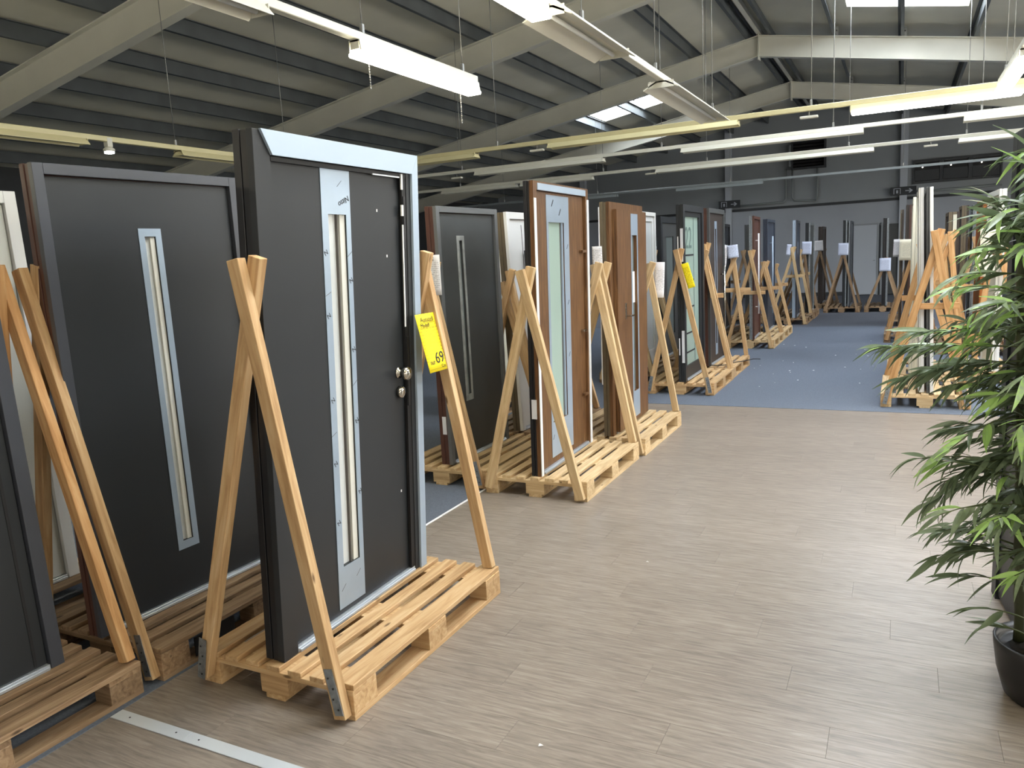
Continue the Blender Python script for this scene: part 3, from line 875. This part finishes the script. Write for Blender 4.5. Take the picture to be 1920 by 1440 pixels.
# --- third row
rack(-4.65, 1.42, 'old pallet rack under the white door at the picture edge', 'old', 'old', (0.0, 1.7), (0.0, 1.6), near=False, farA=False)
door('white panel door with steel edge behind the wide charcoal door', -3.93, 1.42, 1.03, 2.02, 0.08, 0.0, -0.03, frame='white_pvc', leaf='white_panel', edge='steel_plate', jw=0.06)
rack(-4.65, 7.3, 'old pallet rack under the white panelled door in the third row', 'old', 'old', (0.0, 1.6), (0.0, 1.6), near=False, farA=False)
c2 = door('white panelled door in the third row behind the brown-edged white door', -4.1, 7.35, 1.0, 1.98, 0.08, 0.0, 0.0, frame='white_pvc', leaf='cream_panel', edge='white_pvc', jw=0.07)
rack(-4.6, 4.4, 'old pallet rack under the cream door seen past the grey door', 'old', 'old', (0.0, 1.6), (0.0, 1.6), near=False, farA=False)
door('cream door seen past the grey slot door', -4.05, 4.45, 0.96, 1.95, 0.08, 0.0, 0.0, frame='white_pvc', leaf='cream_panel', edge='white_pvc', jw=0.06)

# --- rows on the other side of the aisle
rack(-0.15, 8.57, 'amber pine pallet rack with crossbar under the white and grey door', 'raw', 'amber', (0.06, 1.75), (-0.04, 1.62), cross=1.02, fspread=0.0, bw=0.066)
rd = door('tall white door with grey core seen edge-on behind the plant', 0.325, 8.62, 1.0, 2.02, 0.062, 0.0, -0.03, frame='white_pvc', leaf='greystone', edge='greystone', jw=0.05)
rd2 = door('second white door edge-on, thinner, beside the white and grey door', 0.245, 8.66, 1.0, 2.02, 0.045, 0.0, -0.03, frame='white_pvc', leaf='white_pvc', edge='white_panel', jw=0.05)
rack(-0.12, 9.85, 'amber pine pallet rack under the pale green-grey door', 'raw', 'amber', (0.23, 1.735), (0.2, 1.7), cross=1.12, near_out=False)
door('pale green-grey door with lock holes behind the white doors', 0.20, 9.9, 1.0, 1.99, 0.09, 0.0, 0.0, frame='cream_panel', leaf='grey_glass', edge='cream_panel', jw=0.06)
rack(-0.22, 14.0, 'amber pine pallet rack under the two dark brown doors', 'old', 'amber', (0.02, 1.68), (0.05, 1.6), brackets=False)
door('dark brown door with steel lock edge in the opposite row', 0.03, 14.03, 1.0, 1.99, 0.05, 0.0, 0.0, frame='dark_brown', leaf='dark_brown', edge='bronze', jw=0.05)
door('red-brown and black door in the opposite row', 0.14, 14.05, 1.0, 2.06, 0.08, 0.0, 0.0, frame='mahogany', leaf='dark_brown', edge='dark_brown', jw=0.05)
rack(-0.2, 16.6, 'old pallet rack behind the two dark brown doors', 'old', 'old', (0.0, 1.6), (0.0, 1.6), brackets=False)
door('black door behind the two dark brown doors', 0.2, 16.65, 1.0, 2.0, 0.09, 0.0, 0.0, frame='black_profile', leaf='anthracite', edge='black_profile', jw=0.05)
rack(0.71, 10.1, 'amber pallet rack under the white panel behind the plant', 'raw', 'amber', (-0.22, 1.75), (0.0, 1.7), brackets=False)
door('plain white panel door rising behind the plant', 1.02, 10.13, 1.0, 2.02, 0.07, 0.03, 0.0, frame='white_pvc', leaf='cream_panel', edge='white_panel', jw=0.06)
rack(0.98, 12.45, 'pine pallet rack under the orange-brown door', 'old', 'pine', (0.0, 1.65), (0.0, 1.65), brackets=False)
door('orange-brown wood-look door behind the plant', 1.10, 12.53, 1.0, 2.0, 0.11, 0.0, 0.0, frame='orange_film', leaf='orange_film', edge='orange_film', jw=0.06)
rack(0.62, 13.9, 'pine pallet rack under the dark brown and grey doors', 'old', 'pine', (0.0, 1.65), (0.0, 1.65), brackets=False)
door('dark brown door beside the grey edged one, past the plant', 0.95, 14.4, 0.7, 2.0, 0.10, 0.0, 0.0, frame='dark_brown', leaf='dark_brown', edge='bronze', jw=0.05)
door('slim pale grey edged door past the plant', 1.06, 14.45, 0.7, 2.0, 0.05, 0.0, 0.0, frame='zinc', leaf='zinc', edge='zinc', jw=0.05)
rack(0.15, 12.6, 'pine pallet rack under the brown door with cream lock edge', 'old', 'amber', (0.05, 1.66), (0.05, 1.6), brackets=False, length=1.1)
dd = door('brown door with cream lock edge past the white doors', 0.72, 12.65, 0.95, 1.87, 0.13, 0.0, 0.0, frame='dark_brown', leaf='dark_brown', edge='bronze', jw=0.05)
boxes('lock_edge', [(-0.075, -0.03, -0.004, -0.0005, 1.55, 1.83)], 'cream_panel', dd)

# dark display door standing behind the plant
dr = door('large dark grey framed door standing behind the bamboo plant', 0.552, 3.44, 0.68, 2.12, 0.07, 0.08, 0.0, frame='greystone', leaf='anthracite', edge='anthracite', jw=0.09, z=0.0, sill=False)

# ------------------------------------------------------------------ price sheets
def sheet(label, x, y, z, mat, w=0.21, h=0.297, roll=0.0, yaw=0.0, bend=0.02, group='price sheets on the racks'):
    nx, nz = 5, 6
    vs, fs = [], []
    for k, off in enumerate((0.0, 0.0012)):
        for j in range(nz + 1):
            for i in range(nx + 1):
                u, v = i / nx - 0.5, j / nz - 0.5
                vs.append((u * w, off + bend * (u * u * 1.2 - 0.6 * v * v), v * h))
    m = (nx + 1) * (nz + 1)
    for j in range(nz):
        for i in range(nx):
            a = j * (nx + 1) + i
            fs.append((a, a + 1, a + nx + 2, a + nx + 1))
            fs.append((m + a + nx + 1, m + a + nx + 2, m + a + 1, m + a))
    edge = [i for i in range(nx + 1)] + [(j + 1) * (nx + 1) + nx for j in range(nz)] + [nz * (nx + 1) + i for i in range(nx - 1, -1, -1)] + [j * (nx + 1) for j in range(nz - 1, 0, -1)]
    for i in range(len(edge)):
        a, b_ = edge[i], edge[(i + 1) % len(edge)]
        fs.append((b_, a, a + m, b_ + m))
    o = obj('price_sheet', mesh_of('price_sheet', vs, fs, mat, True), mat, None, (x, y, z), (0, roll, yaw))
    return tag(o, label, 'price sheet', group)

FACE_Y = Matrix(((1, 0, 0, 0), (0, 0, -1, 0), (0, 1, 0, 0), (0, 0, 0, 1)))    # text facing -y
def on_sheet(x, z, rot=0.0, y=-0.002):
    return Matrix.Translation((x, y, z)) @ FACE_Y @ Matrix.Rotation(rot, 4, 'Z')

yt = sheet('yellow price tag reading 69 on the brace of the silver-trimmed door rack', -2.048, 3.18, 1.315, 'sheet_yellow', 0.165, 0.29, 0.0, math.pi / 2, 0.0)
yt.rotation_euler = (-0.228, 0, math.pi / 2)
text('print', 'Ausstell', 0.036, 'ink', yt, on_sheet(0.006, 0.115))
text('print', 'Modell', 0.028, 'ink', yt, on_sheet(-0.022, 0.086))
boxes('underline', [(-0.06, 0.075, -0.0015, -0.0006, 0.099, 0.1004), (-0.06, 0.075, -0.0015, -0.0006, 0.071, 0.0722), (-0.07, 0.07, -0.0015, -0.0006, -0.132, -0.131)], 'ink_olive', yt)
text('print', 'nur', 0.032, 'ink', yt, on_sheet(-0.038, -0.098))
text('print', '69', 0.078, 'ink', yt, on_sheet(0.032, -0.082))
text('print', 'Cre', 0.024, 'ink', yt, on_sheet(0.05, -0.124))
pw = sheet('white price sheet hanging between the charcoal and grey doors', -3.06, 4.792, 1.61, 'sheet_white', 0.18, 0.29, 0.0, 0.0, 0.0)
text('print', 'A WARE', 0.034, 'ink', pw, on_sheet(-0.02, 0.112))
sheet('yellow tag on the brace of the dark-framed glass door rack', -2.165, 8.826, 1.40, 'sheet_yellow', 0.085, 0.29, math.radians(-16), 0.0, 0.01)
sheet('small white sheet at the top of the brown lever door rack', -2.225, 6.03, 1.68, 'sheet_white', 0.085, 0.16, 0.0, 0.1, 0.01)
sheet('crumpled white sheet against the pale glazed white door', -2.08, 7.325, 1.42, 'sheet_white', 0.1, 0.34, 0.05, 0.1, 0.05)
sheet('pale blue sheet beside the dark-framed glass door', -3.13, 10.735, 1.62, 'sheet_blue', 0.1, 0.28, 0.05, 0.2, 0.03)
sheet('drooping white sheet on the rack of the pale-strip dark door', -2.28, 11.235, 1.58, 'sheet_white', 0.16, 0.30, 0.1, 0.1, 0.04)
sheet('blue-white sheet curling beside the drooping white sheet', -2.12, 11.23, 1.63, 'sheet_blue', 0.15, 0.18, -0.1, 0.1, 0.04)
sheet('pale sheet behind the pale-edged dark door', -2.08, 17.06, 1.57, 'sheet_blue', 0.09, 0.22, 0.12, 0.3, 0.03)
sheet('blue-white sheet on the rack of the double-edged grey door', -1.86, 18.33, 1.58, 'sheet_blue', 0.2, 0.28, 0.03, 0.0, 0.01)
sheet('grey sheet on the rack of the far dark brown door', -1.86, 21.12, 1.60, 'sheet_white', 0.21, 0.26, -0.05, 0.0, 0.01)
sheet('blue-white sheet on the aisle end rack, square and flat', -1.21, 19.88, 1.50, 'sheet_blue', 0.22, 0.28, 0.02, 0.0, 0.01)
sheet('blue-white sheet hung low on the rack of the white-edged dark door', -0.32, 19.92, 1.10, 'sheet_blue', 0.24, 0.30, 0.0, 0.0, 0.01)
sheet('cream sheet on the amber rack of the two dark brown doors', 0.10, 13.9, 1.50, 'sheet_cream', 0.25, 0.33, 0.03, 0.0, 0.02)
sheet('slim white sheet just behind the cream sheet', -0.07, 15.1, 1.52, 'sheet_white', 0.1, 0.30, 0.03, 0.0, 0.02)
sheet('white slip between the amber braces near the plant', 0.60, 12.5, 1.58, 'sheet_white', 0.07, 0.26, 0.03, 0.0, 0.02)
sheet('cream sheet partly hidden by the top leaves of the plant', 0.88, 10.03, 1.61, 'sheet_cream', 0.2, 0.28, -0.03, 0.0, 0.02)
sheet('second cream sheet hidden among the plant leaves, hung lower', 0.84, 10.035, 1.34, 'sheet_cream', 0.18, 0.24, 0.06, 0.0, 0.02)

# ------------------------------------------------------------------ hanging light rails
def pendant(r, x, y, z, chain=False):
    top = roof_z(x) - 0.17
    tube('pendant', [(x, y, z), (x, y, top)], 0.006 if chain else 0.004, 'chain_steel', r, 6)
    boxes('hook', [(-0.012, 0.012, -0.012, 0.012, -0.02, 0.04)], 'chain_steel', r, (x, y, z + 0.02), bevel=0.003)

def rail(label, axis, pos, a0, a1, z, lamps, pend, mat='lamp_white', brackets=(), chain=(), wide=0.09):
    """a carrier rail along x or y with fluorescent fittings; lamps = [(start, end, lit)]"""
    r = thing('light_rail', label, 'light rail', (0, 0, 0), (0, 0, 0), 'ceiling light rails')
    def P(a, c):      # a along the rail, c across
        return (a, pos + c) if axis == 'x' else (pos + c, a)
    def bx(nm, s0, s1, c0, c1, z0, z1, m, bev=0.0):
        p, q = P(s0, c0), P(s1, c1)
        return boxes(nm, [(min(p[0], q[0]), max(p[0], q[0]), min(p[1], q[1]), max(p[1], q[1]), z0, z1)], m, r, bevel=bev)
    bx('carrier', a0, a1, -0.028, 0.028, z, z + 0.05, mat, 0.004)
    for (s, e, lit) in lamps:
        # shade with sloping sides, closed ends
        wide_ = wide
        wide = 0.046 if lit else wide_
        poly = [(-0.04, z - 0.001), (-wide, z - 0.058), (-wide, z - 0.063), (-wide + 0.006, z - 0.063), (-0.034, z - 0.012), (0.034, z - 0.012), (wide - 0.006, z - 0.063), (wide, z - 0.063), (wide, z - 0.058), (0.04, z - 0.001)]
        if axis == 'x':
            prism('shade', [(pos + c, zz) for c, zz in poly], 'x', s, e, mat, r)
        else:
            prism('shade', [(pos + c, zz) for c, zz in poly], 'y', s, e, mat, r)
        for t in (s, e - 0.006):
            bx('end_cap', t, t + 0.006, -wide * 0.7, wide * 0.7, z - 0.055, z - 0.002, mat)
        if lit:
            bx('lit_diffuser', s + 0.01, e - 0.01, -0.062, 0.062, z - 0.094, z - 0.066, lit, 0.008)
        else:
            p0, p1 = P(s + 0.03, 0), P(e - 0.03, 0)
            tube('lamp_tube', [(p0[0], p0[1], z - 0.036), (p1[0], p1[1], z - 0.036)], 0.014, 'tube_off', r, 8)
        wide = wide_
    for a in pend:
        x, y = P(a, 0)
        pendant(r, x, y, z + 0.05, a in chain)
    for a in brackets:
        x, y = P(a, 0)
        tube('bracket_hook', [(x, y, z), (x, y, z - 0.05)], 0.006, 'chain_steel', r, 6)
        bx('bracket_plate', a - 0.09, a + 0.09, -0.03, 0.03, z - 0.075, z - 0.05, 'lamp_white', 0.004)
    return r

ZL = 3.06
rl = rail('long light rail coloured with warm lamp light along the dark side with a small bright spot lamp', 'y', -7.1, -4.0, 8.2, ZL, [(-3.6, -2.1, 'tube_added'), (-1.2, 0.3, 'tube_added'), (1.0, 2.5, 'tube_added'), (2.9, 5.1, None), (6.2, 8.1, None)], [-3, -0.5, 1.7, 4.26, 6.18, 7.9], 'lamp_warmlit')  # near lit tubes, out of view, are added to brighten the roof
rail('added light rail out of view, brightening the roof over the dark side', 'y', -10.6, -4.0, 5.2, ZL, [(-3.6, -2.1, 'tube_added'), (-0.6, 0.9, 'tube_added'), (2.6, 4.1, 'tube_added')], [-3, -0.5, 2.0, 4.6], 'lamp_warmlit')  # whole rail added out of view to light the near roof
sp = thing('spot_lamp', 'small bright spot lamp clamped under the light rail coloured with warm lamp light', 'spot lamp', (-7.1, 5.36, ZL - 0.01))
boxes('clamp', [(-0.03, 0.03, -0.03, 0.03, -0.04, 0.05)], 'lamp_white', sp, bevel=0.004)
obj('housing', lathe_mesh('housing', ((0.03, -0.04), (0.055, -0.06), (0.055, -0.085)), 16, 'lamp_white'), None, sp)
obj('bulb', lathe_mesh('bulb', ((0.045, -0.0855), (0.045, -0.1), (0.01, -0.105)), 16, 'spot_led'), None, sp)
rail('light rail with the lit warm tube above the tall silver-trimmed door', 'y', -3.0, -4.2, 5.54, ZL, [(-3.9, -2.4, None), (-2.0, -0.5, None), (1.75, 3.25, None), (4.03, 5.53, 'tube_warm')], [-3.5, -1.2, 0.6, 2.4, 4.12, 5.35], 'lamp_white')
rail('double light rail running down the middle of the aisle ceiling', 'y', -1.78, -4.2, 8.62, ZL, [(-3.9, -2.4, None), (0.9, 2.4, 'tube_warm'), (2.6, 4.1, 'tube_warm'), (4.16, 5.3, None), (6.45, 8.55, None)], [-3.5, -1.0, 1.5, 3.4, 4.7, 6.3, 8.4], 'lamp_white', wide=0.15)
rail('light rail with the lit tube at the upper corner past the plant', 'y', 0.8, -4.2, 8.85, ZL, [(-3.9, -2.4, None), (0.4, 1.9, 'tube_warm'), (3.2, 4.7, 'tube_warm'), (7.25, 8.75, 'tube_cold')], [-3.5, -1.0, 1.5, 4.0, 6.3, 8.5], 'lamp_white')
rail('added light rail out of view over the far side of the showroom', 'y', 4.2, -4.2, 8.85, ZL, [(-3.9, -2.4, None), (0.4, 1.9, 'tube_warm'), (3.2, 4.7, 'tube_warm'), (7.25, 8.75, 'tube_cold')], [-3.5, -1.0, 1.5, 4.0, 6.3, 8.5], 'lamp_white')  # rail added outside the view for extra light
rail('first cross rail of lamp shades coloured with warm lamp light, one tube lit', 'x', 8.98, -6.5, 7.0, ZL, [(-6.4, -4.9, None), (-3.88, -1.62, None), (-0.5, 1.0, 'tube_cold'), (3.4, 4.9, 'tube_cold')], [-4.6, -2.0, -0.88, 0.9, 3.0, 5.5], 'lamp_warmlit', brackets=(-4.05, -0.9))
rail('second cross rail, pale with two chain hangers', 'x', 10.85, -8.0, 7.0, ZL, [(-5.95, -3.85, None), (-2.72, -0.45, None), (0.62, 2.7, None), (3.8, 5.3, 'tube_cold')], [-6.2, -3.0, -0.8, 0.8, 3.4, 6.0], 'lamp_white', brackets=(-6.3,), chain=(-0.8, 0.8))
rail('third cross rail, pale grey, in front of the wall vent', 'x', 13.2, -9.5, 7.0, ZL, [(-8.0, -6.4, None), (-6.3, -4.9, None), (-3.75, -0.4, None), (0.7, 2.6, None)], [-7.6, -4.7, -2.9, -0.75, 0.8, 3.4], 'lamp_white', brackets=(-3.85, 0.35))
rail('fourth cross rail, the faintest, closest to the far wall', 'x', 17.8, -11.0, 7.0, ZL, [(-8.0, -6.0, None), (-4.6, -2.7, None)], [-9.0, -6.5, -3.4, 0.0, 3.0], 'pipe_paint', wide=0.06)
# loose chain ends under the lit rail
for k, (y, dz) in enumerate(((4.15, 0.2), (5.28, 0.26))):
    ch = thing('hanging_chain', ('short chain end hanging under the start of the lit warm tube', 'longer chain end hanging under the end of the lit warm tube')[k], 'chain', (-2.99, y, ZL - 0.08), group='loose chain ends')
    for q in range(int(dz / 0.016)):
        boxes('chain_link', [(-0.004, 0.004, -0.0015, 0.0015, -0.012, 0.0)], 'chain_steel', ch, (0, 0, -q * 0.016), (0, 0, (q % 2) * math.pi / 2))

# ------------------------------------------------------------------ end wall fittings
heater = thing('air_vent', 'black ventilation box with pipes high on the end wall', 'vent', (-2.62, YB - 0.1, 3.95))
boxes('vent_frame', ring(-0.2, 0.05, -0.5, 0.5, 0, 0.85, (-0.45, 0.45, 0.05, 0.8)), 'wall_dark', heater, (0, 0, 0), (0, 0, math.pi / 2))
for k in range(8):
    boxes('louvre', [(-0.45, 0.45, -0.06, 0.02, 0, 0.012)], 'slot_black', heater, (0, -0.05, 0.08 + k * 0.095), (0.6, 0, 0))
boxes('back_plate', [(-0.45, 0.45, 0.02, 0.06, 0.05, 0.8)], 'slot_black', heater)
boxes('control_box', [(-0.56, -0.5, -0.18, 0.0, 0.1, 0.75)], 'zinc', heater)
for k, (pts, lab) in enumerate((
        ([(-3.3, 26.2, 4.0), (-3.3, 26.2, 3.08), (-3.36, 26.2, 3.0), (-4.9, 26.2, 2.97)], 'grey wall pipe bending towards the wall post'),
        ([(-3.1, 26.2, 4.0), (-3.1, 26.2, 3.12), (-3.04, 26.2, 3.02), (-2.4, 26.2, 2.98), (-2.36, 26.2, 3.06), (-2.36, 26.2, 4.0)], 'grey wall pipe looping under the ventilation box'),
        ([(0.15, 26.18, 3.0), (0.9, 26.18, 3.0), (2.5, 26.18, 3.02)], 'grey pipe running under the high louvre windows'))):
    o = tube('wall_pipe', pts, 0.03, 'pipe_paint')
    tag(o, lab, 'pipe')
for k, (x, lab) in enumerate(((-5.02, 'dark exit sign on the post beside the ventilation box'), (0.02, 'dark exit sign on the post beside the louvre windows'))):
    s = thing('exit_sign', lab, 'sign', (x, YB - 0.2, 3.05))
    boxes('sign_board', [(-0.34, 0.34, -0.02, 0.015, -0.12, 0.12)], 'wall_dark', s, bevel=0.004)
    boxes('running_figure', [(-0.26, -0.24, -0.024, -0.02, -0.08, 0.08), (-0.26, -0.08, -0.024, -0.02, 0.07, 0.085), (-0.09, -0.075, -0.024, -0.02, -0.08, 0.08), (-0.19, -0.14, -0.024, -0.02, -0.06, 0.03)], 'column_paint', s)
    prism('arrow', [(0.05, -0.012), (0.18, -0.012), (0.14, -0.05), (0.17, -0.065), (0.25, 0.0), (0.17, 0.065), (0.14, 0.05), (0.18, 0.012), (0.05, 0.012)], 'y', -0.024, -0.02, 'column_paint', s)
wl = bpy.data.objects.new('window_1', None)
COL.objects.link(wl)
struct(wl, 'band of dark louvre windows high on the end wall', 'window')
wl.location = (0.25, YB, 3.25)
boxes('window_frame', [(0, 2.25, -0.06, -0.005, 0.60, 0.66), (0, 2.25, -0.06, -0.005, -0.02, 0.03), (0, 0.05, -0.06, -0.005, 0.03, 0.6), (0.70, 0.78, -0.06, -0.005, 0.03, 0.6), (1.42, 1.52, -0.06, -0.005, 0.03, 0.6), (2.2, 2.25, -0.06, -0.005, 0.03, 0.6)], 'wall_shade', wl)
for a, b_ in ((0.06, 0.69), (0.79, 1.41), (1.53, 2.19)):
    boxes('pane', [(a, b_, -0.02, -0.008, 0.04, 0.59)], 'slot_black', wl)
    boxes('flap', [(a, b_, -0.05, -0.025, 0.06, 0.36)], 'wall_shade', wl)
    obj('pin_lamp', lathe_mesh('pin_lamp', ((0.02, 0.0), (0.02, 0.012), (0.008, 0.02)), 10, 'pin_light'), None, wl, ((a + b_) / 2 - 0.12, -0.06, 0.44), (math.pi / 2, 0, 0))
# flat doors in the end wall
for k, (x0, x1, m) in enumerate(((-1.32, -0.66, 'wall_paint_low'), (-0.50, 0.18, 'greystone'))):
    dd = bpy.data.objects.new('door_%d' % (k + 1), None)
    COL.objects.link(dd)
    struct(dd, ('pale blue-grey flush door in the end wall', 'grey flush door in the end wall')[k], 'door')
    boxes('door_leaf', [(x0, x1, YB - 0.10, YB - 0.045, 0.02, 2.12)], 'column_paint' if k == 0 else 'greystone', dd, bevel=0.003)
    boxes('door_frame', [(x0 - 0.05, x0 - 0.004, YB - 0.11, YB - 0.045, 0, 2.17), (x1 + 0.004, x1 + 0.05, YB - 0.11, YB - 0.045, 0, 2.17), (x0 - .004, x1 + .004, YB - 0.11, YB - 0.045, 2.125, 2.17)], 'wall_paint', dd)
    boxes('door_handle', [(x1 - 0.1, x1 - 0.04, YB - 0.13, YB - 0.1, 1.04, 1.06)], 'zinc', dd)
    boxes('side_gap', [(x1 + 0.055, x1 + 0.14, YB - 0.09, YB - 0.045, 0.0, 2.1)], 'wall_dark', dd)

for pts, lab in (([(-2.30, 10.30, 0.152), (-2.15, 10.22, 0.156), (-2.02, 10.32, 0.154), (-1.98, 10.5, 0.158), (-1.86, 10.72, 0.152), (-1.78, 10.85, 0.160), (-1.70, 10.92, 0.150)], 'black packing strap trailing over the pallet of the pale-strip dark door'),
                 ([(-2.0, 17.3, 0.152), (-1.85, 17.22, 0.16), (-1.8, 17.4, 0.17), (-1.72, 17.5, 0.15), (-1.64, 17.42, 0.12)], 'black packing strap curled on the pallet of the pale-edged dark door')):
    tag(tube('packing_strap', pts, 0.006, 'slot_black', None, 6), lab, 'strap')
# white crumbs on the carpet
vs, fs = [], []
for k in range(30):
    x, y = rnd.uniform(-1.8, 0.2), rnd.uniform(8.5, 14.5)
    if k < 4:
        x, y = rnd.uniform(-2.2, -0.5), rnd.uniform(2.0, 5.0)
    s = rnd.uniform(0.006, 0.018)
    a = rnd.uniform(0, 6.28)
    n = len(vs)
    for t in range(3):
        vs.append((x + s * math.cos(a + t * 2.1), y + s * math.sin(a + t * 2.1) * rnd.uniform(0.5, 1.2), 0.0035))
    vs.append((x, y, 0.009))
    fs += [(n, n + 1, n + 3), (n + 1, n + 2, n + 3), (n + 2, n, n + 3)]
o = obj('floor_crumbs', mesh_of('floor_crumbs', vs, fs, 'paint_white'), 'paint_white')
tag(o, 'tiny white crumbs scattered over the blue-grey carpet', 'crumbs', None, 'stuff')

# ------------------------------------------------------------------ bamboo plant
PX, PY = 0.515, 3.16
plant = thing('bamboo_plant', 'tall artificial bamboo plant with green leaves in a black pot', 'plant', (PX, PY, 0))
obj('pot', lathe_mesh('pot', ((0.115, 0.0), (0.135, 0.02), (0.160, 0.11), (0.172, 0.2), (0.174, 0.225), (0.164, 0.228), (0.160, 0.2), (0.150, 0.19)), 40, 'pot_black'), None, plant)
obj('soil', lathe_mesh('soil', ((0.155, 0.185), (0.05, 0.2), (0.005, 0.203)), 24, 'soil'), None, plant)
prng = random.Random(21)
canes = []
for (dx, dy, top, lx, ly) in ((-0.06, -0.03, 1.84, -0.03, 0.0), (-0.01, 0.04, 1.95, 0.02, 0.02), (0.05, -0.04, 1.78, 0.06, -0.03), (0.03, 0.06, 1.9, 0.05, 0.06), (-0.085, 0.05, 1.7, -0.05, 0.05)):
    pts, rs = [], []
    n = 8
    for i in range(n * 3 + 1):
        t = i / (n * 3)
        pts.append((dx + lx * t, dy + ly * t, 0.18 + (top - 0.18) * t))
        rs.append(0.0205 if i % 3 == 0 else 0.0165)
    tube('cane', pts, rs, 'cane', plant, 10)
    canes.append((dx, dy, top, lx, ly))

LEAF = []
def leaf_mesh(k):
    r = random.Random(100 + k)
    droop = r.uniform(0.1, 0.5)
    fold = r.uniform(0.15, 0.4)
    vs, fs = [], []
    n = 6
    for i in range(n + 1):
        t = i / n
        wdt = 0.076 * math.sin(math.pi * min(1, t ** 0.75 * 0.97 + 0.03)) ** 0.9
        z = -droop * t * t
        x = t * (1 - 0.12 * droop * t)
        if i in (0, n):
            wdt = 0.006
        for s in (-1, 0, 1):
            vs.append((x, s * wdt, z + (abs(s) * wdt * fold)))
    for i in range(n):
        for s in range(2):
            a = i * 3 + s
            fs.append((a, a + 3, a + 4, a + 1))
    return mesh_of('leaf', vs, fs, 'leaf', True)
LEAF = [leaf_mesh(k) for k in range(8)]
leaves = []       # (matrix, mesh index)
def spray(origin, direction, length, nleaf, lsize, droop=0.35, base=0.3):
    o = Vector(origin)
    d = Vector(direction).normalized()
    pts = []
    for i in range(6):
        t = i / 5
        pts.append(o + d * length * t + Vector((0, 0, -droop * length * t * t)))
    tube('twig', pts, [0.004 - 0.0025 * i / 5 for i in range(6)], 'twig', plant, 5)
    for q in range(nleaf):
        t = base + (1 - base) * (q + prng.uniform(-0.3, 0.3)) / max(1, nleaf - 1)
        t = max(0.1, min(1.0, t))
        p = o + d * length * t + Vector((0, 0, -droop * length * t * t))
        tang = (d + Vector((0, 0, -2 * droop * t))).normalized()
        side = tang.cross(Vector((0, 0, 1)))
        if side.length < 0.1:
            side = Vector((1, 0, 0))
        side.normalize()
        up = side.cross(tang)
        az = prng.choice((-1, 1)) * prng.uniform(0.2, 1.0) * (1.1 - 0.5 * t)
        el = prng.uniform(-0.35, 0.45)
        ld = (tang * math.cos(az) + side * math.sin(az)) * math.cos(el) + up * math.sin(el)
        ld.z -= 0.22
        ld.normalize()
        ys = Vector((0, 0, 1)).cross(ld)
        if ys.length < 0.1:
            ys = Vector((0, 1, 0))
        ys.normalize()
        zs = ld.cross(ys)
        ro = Matrix.Rotation(prng.uniform(-0.9, 0.9), 3, ld)
        ys, zs = ro @ ys, ro @ zs
        s = lsize * prng.uniform(0.7, 1.25)
        wk = prng.uniform(0.85, 1.25)
        mt = Matrix(((ld.x * s, ys.x * s * wk, zs.x * s, p.x), (ld.y * s, ys.y * s * wk, zs.y * s, p.y), (ld.z * s, ys.z * s * wk, zs.z * s, p.z), (0, 0, 0, 1)))
        leaves.append((mt, prng.randrange(8)))
# the two long sprays reaching over the aisle
for (z0, dx, dy, L, n, dr) in ((1.30, -1.0, -0.02, 0.52, 60, 0.06), (1.25, -1.0, 0.10, 0.46, 52, 0.22), (1.36, -1.0, -0.15, 0.42, 42, 0.05), (0.86, -1.0, 0.05, 0.35, 44, 0.5), (0.92, -1.0, -0.2, 0.31, 36, 0.4), (1.02, -1.0, 0.3, 0.30, 26, 0.2)):
    spray((-0.05, 0, z0), (dx, dy, 0.06), L, n, 0.112, dr, 0.28)
for (z0, dx, dy, dz, L, n) in ((0.55, -1, -0.1, 0.15, 0.30, 9), (0.64, -1, 0.15, 0.1, 0.27, 8), (0.42, -1, 0, 0.35, 0.24, 7), (0.30, -0.9, -0.3, 0.5, 0.2, 5), (0.24, -0.8, -0.2, 0.5, 0.13, 4)):
    spray((-0.07, 0, z0), (dx, dy, dz), L, n, 0.13, 0.25, 0.45)
k = 0
for i in range(104):
    c = canes[i % len(canes)]
    t = 0.16 + 0.84 * ((i + 0.5) / 104)
    z = 0.2 + (c[2] - 0.2) * t
    an = i * 2.399
    L = (0.22 + 0.14 * math.sin(t * 3.0)) * prng.uniform(0.7, 1.15)
    spray((c[0] + c[3] * t, c[1] + c[4] * t, z), (math.cos(an) - 0.35, math.sin(an) * 0.8, prng.uniform(0.1, 0.9)), L, 16, 0.112, 0.3, 0.2)
for c in canes:
    spray((c[0] + c[3], c[1] + c[4], c[2] - 0.03), (prng.uniform(-0.8, 0.2), prng.uniform(-0.4, 0.4), 1.0), 0.16, 10, 0.17, 0.1, 0.3)
for i in range(70):
    c = canes[i % len(canes)]
    t = 0.22 + 0.78 * ((i + 0.5) / 70)
    an = i * 1.7
    spray((c[0] + c[3] * t, c[1] + c[4] * t, 0.2 + (c[2] - 0.2) * t), (math.cos(an) - 0.5, math.sin(an), prng.uniform(-0.2, 0.6)), prng.uniform(0.1, 0.2), 12, 0.11, 0.4, 0.1)
vis = []
for i, (mt, k) in enumerate(leaves):
    p = mt @ Vector((0.5, 0, 0)) + Vector((PX, PY, 0))
    vis.append(((0 if in_frame(p, 0) else 1), (p - Vector((0, 0, CAM_H))).length, i))
vis.sort()
big = {i for _, _, i in vis[:300]}
vs, fs = [], []
for i, (mt, k) in enumerate(leaves):
    if i in big:
        o = obj('leaf', LEAF[k], 'leaf', plant)
        o.matrix_local = mt
    else:
        n = len(vs)
        vs += [mt @ v.co for v in LEAF[k].vertices]
        fs += [tuple(n + q for q in p.vertices) for p in LEAF[k].polygons]
o = obj('foliage', mesh_of('foliage', vs, fs, 'leaf', True), 'leaf', plant)
o['kind'] = 'stuff'
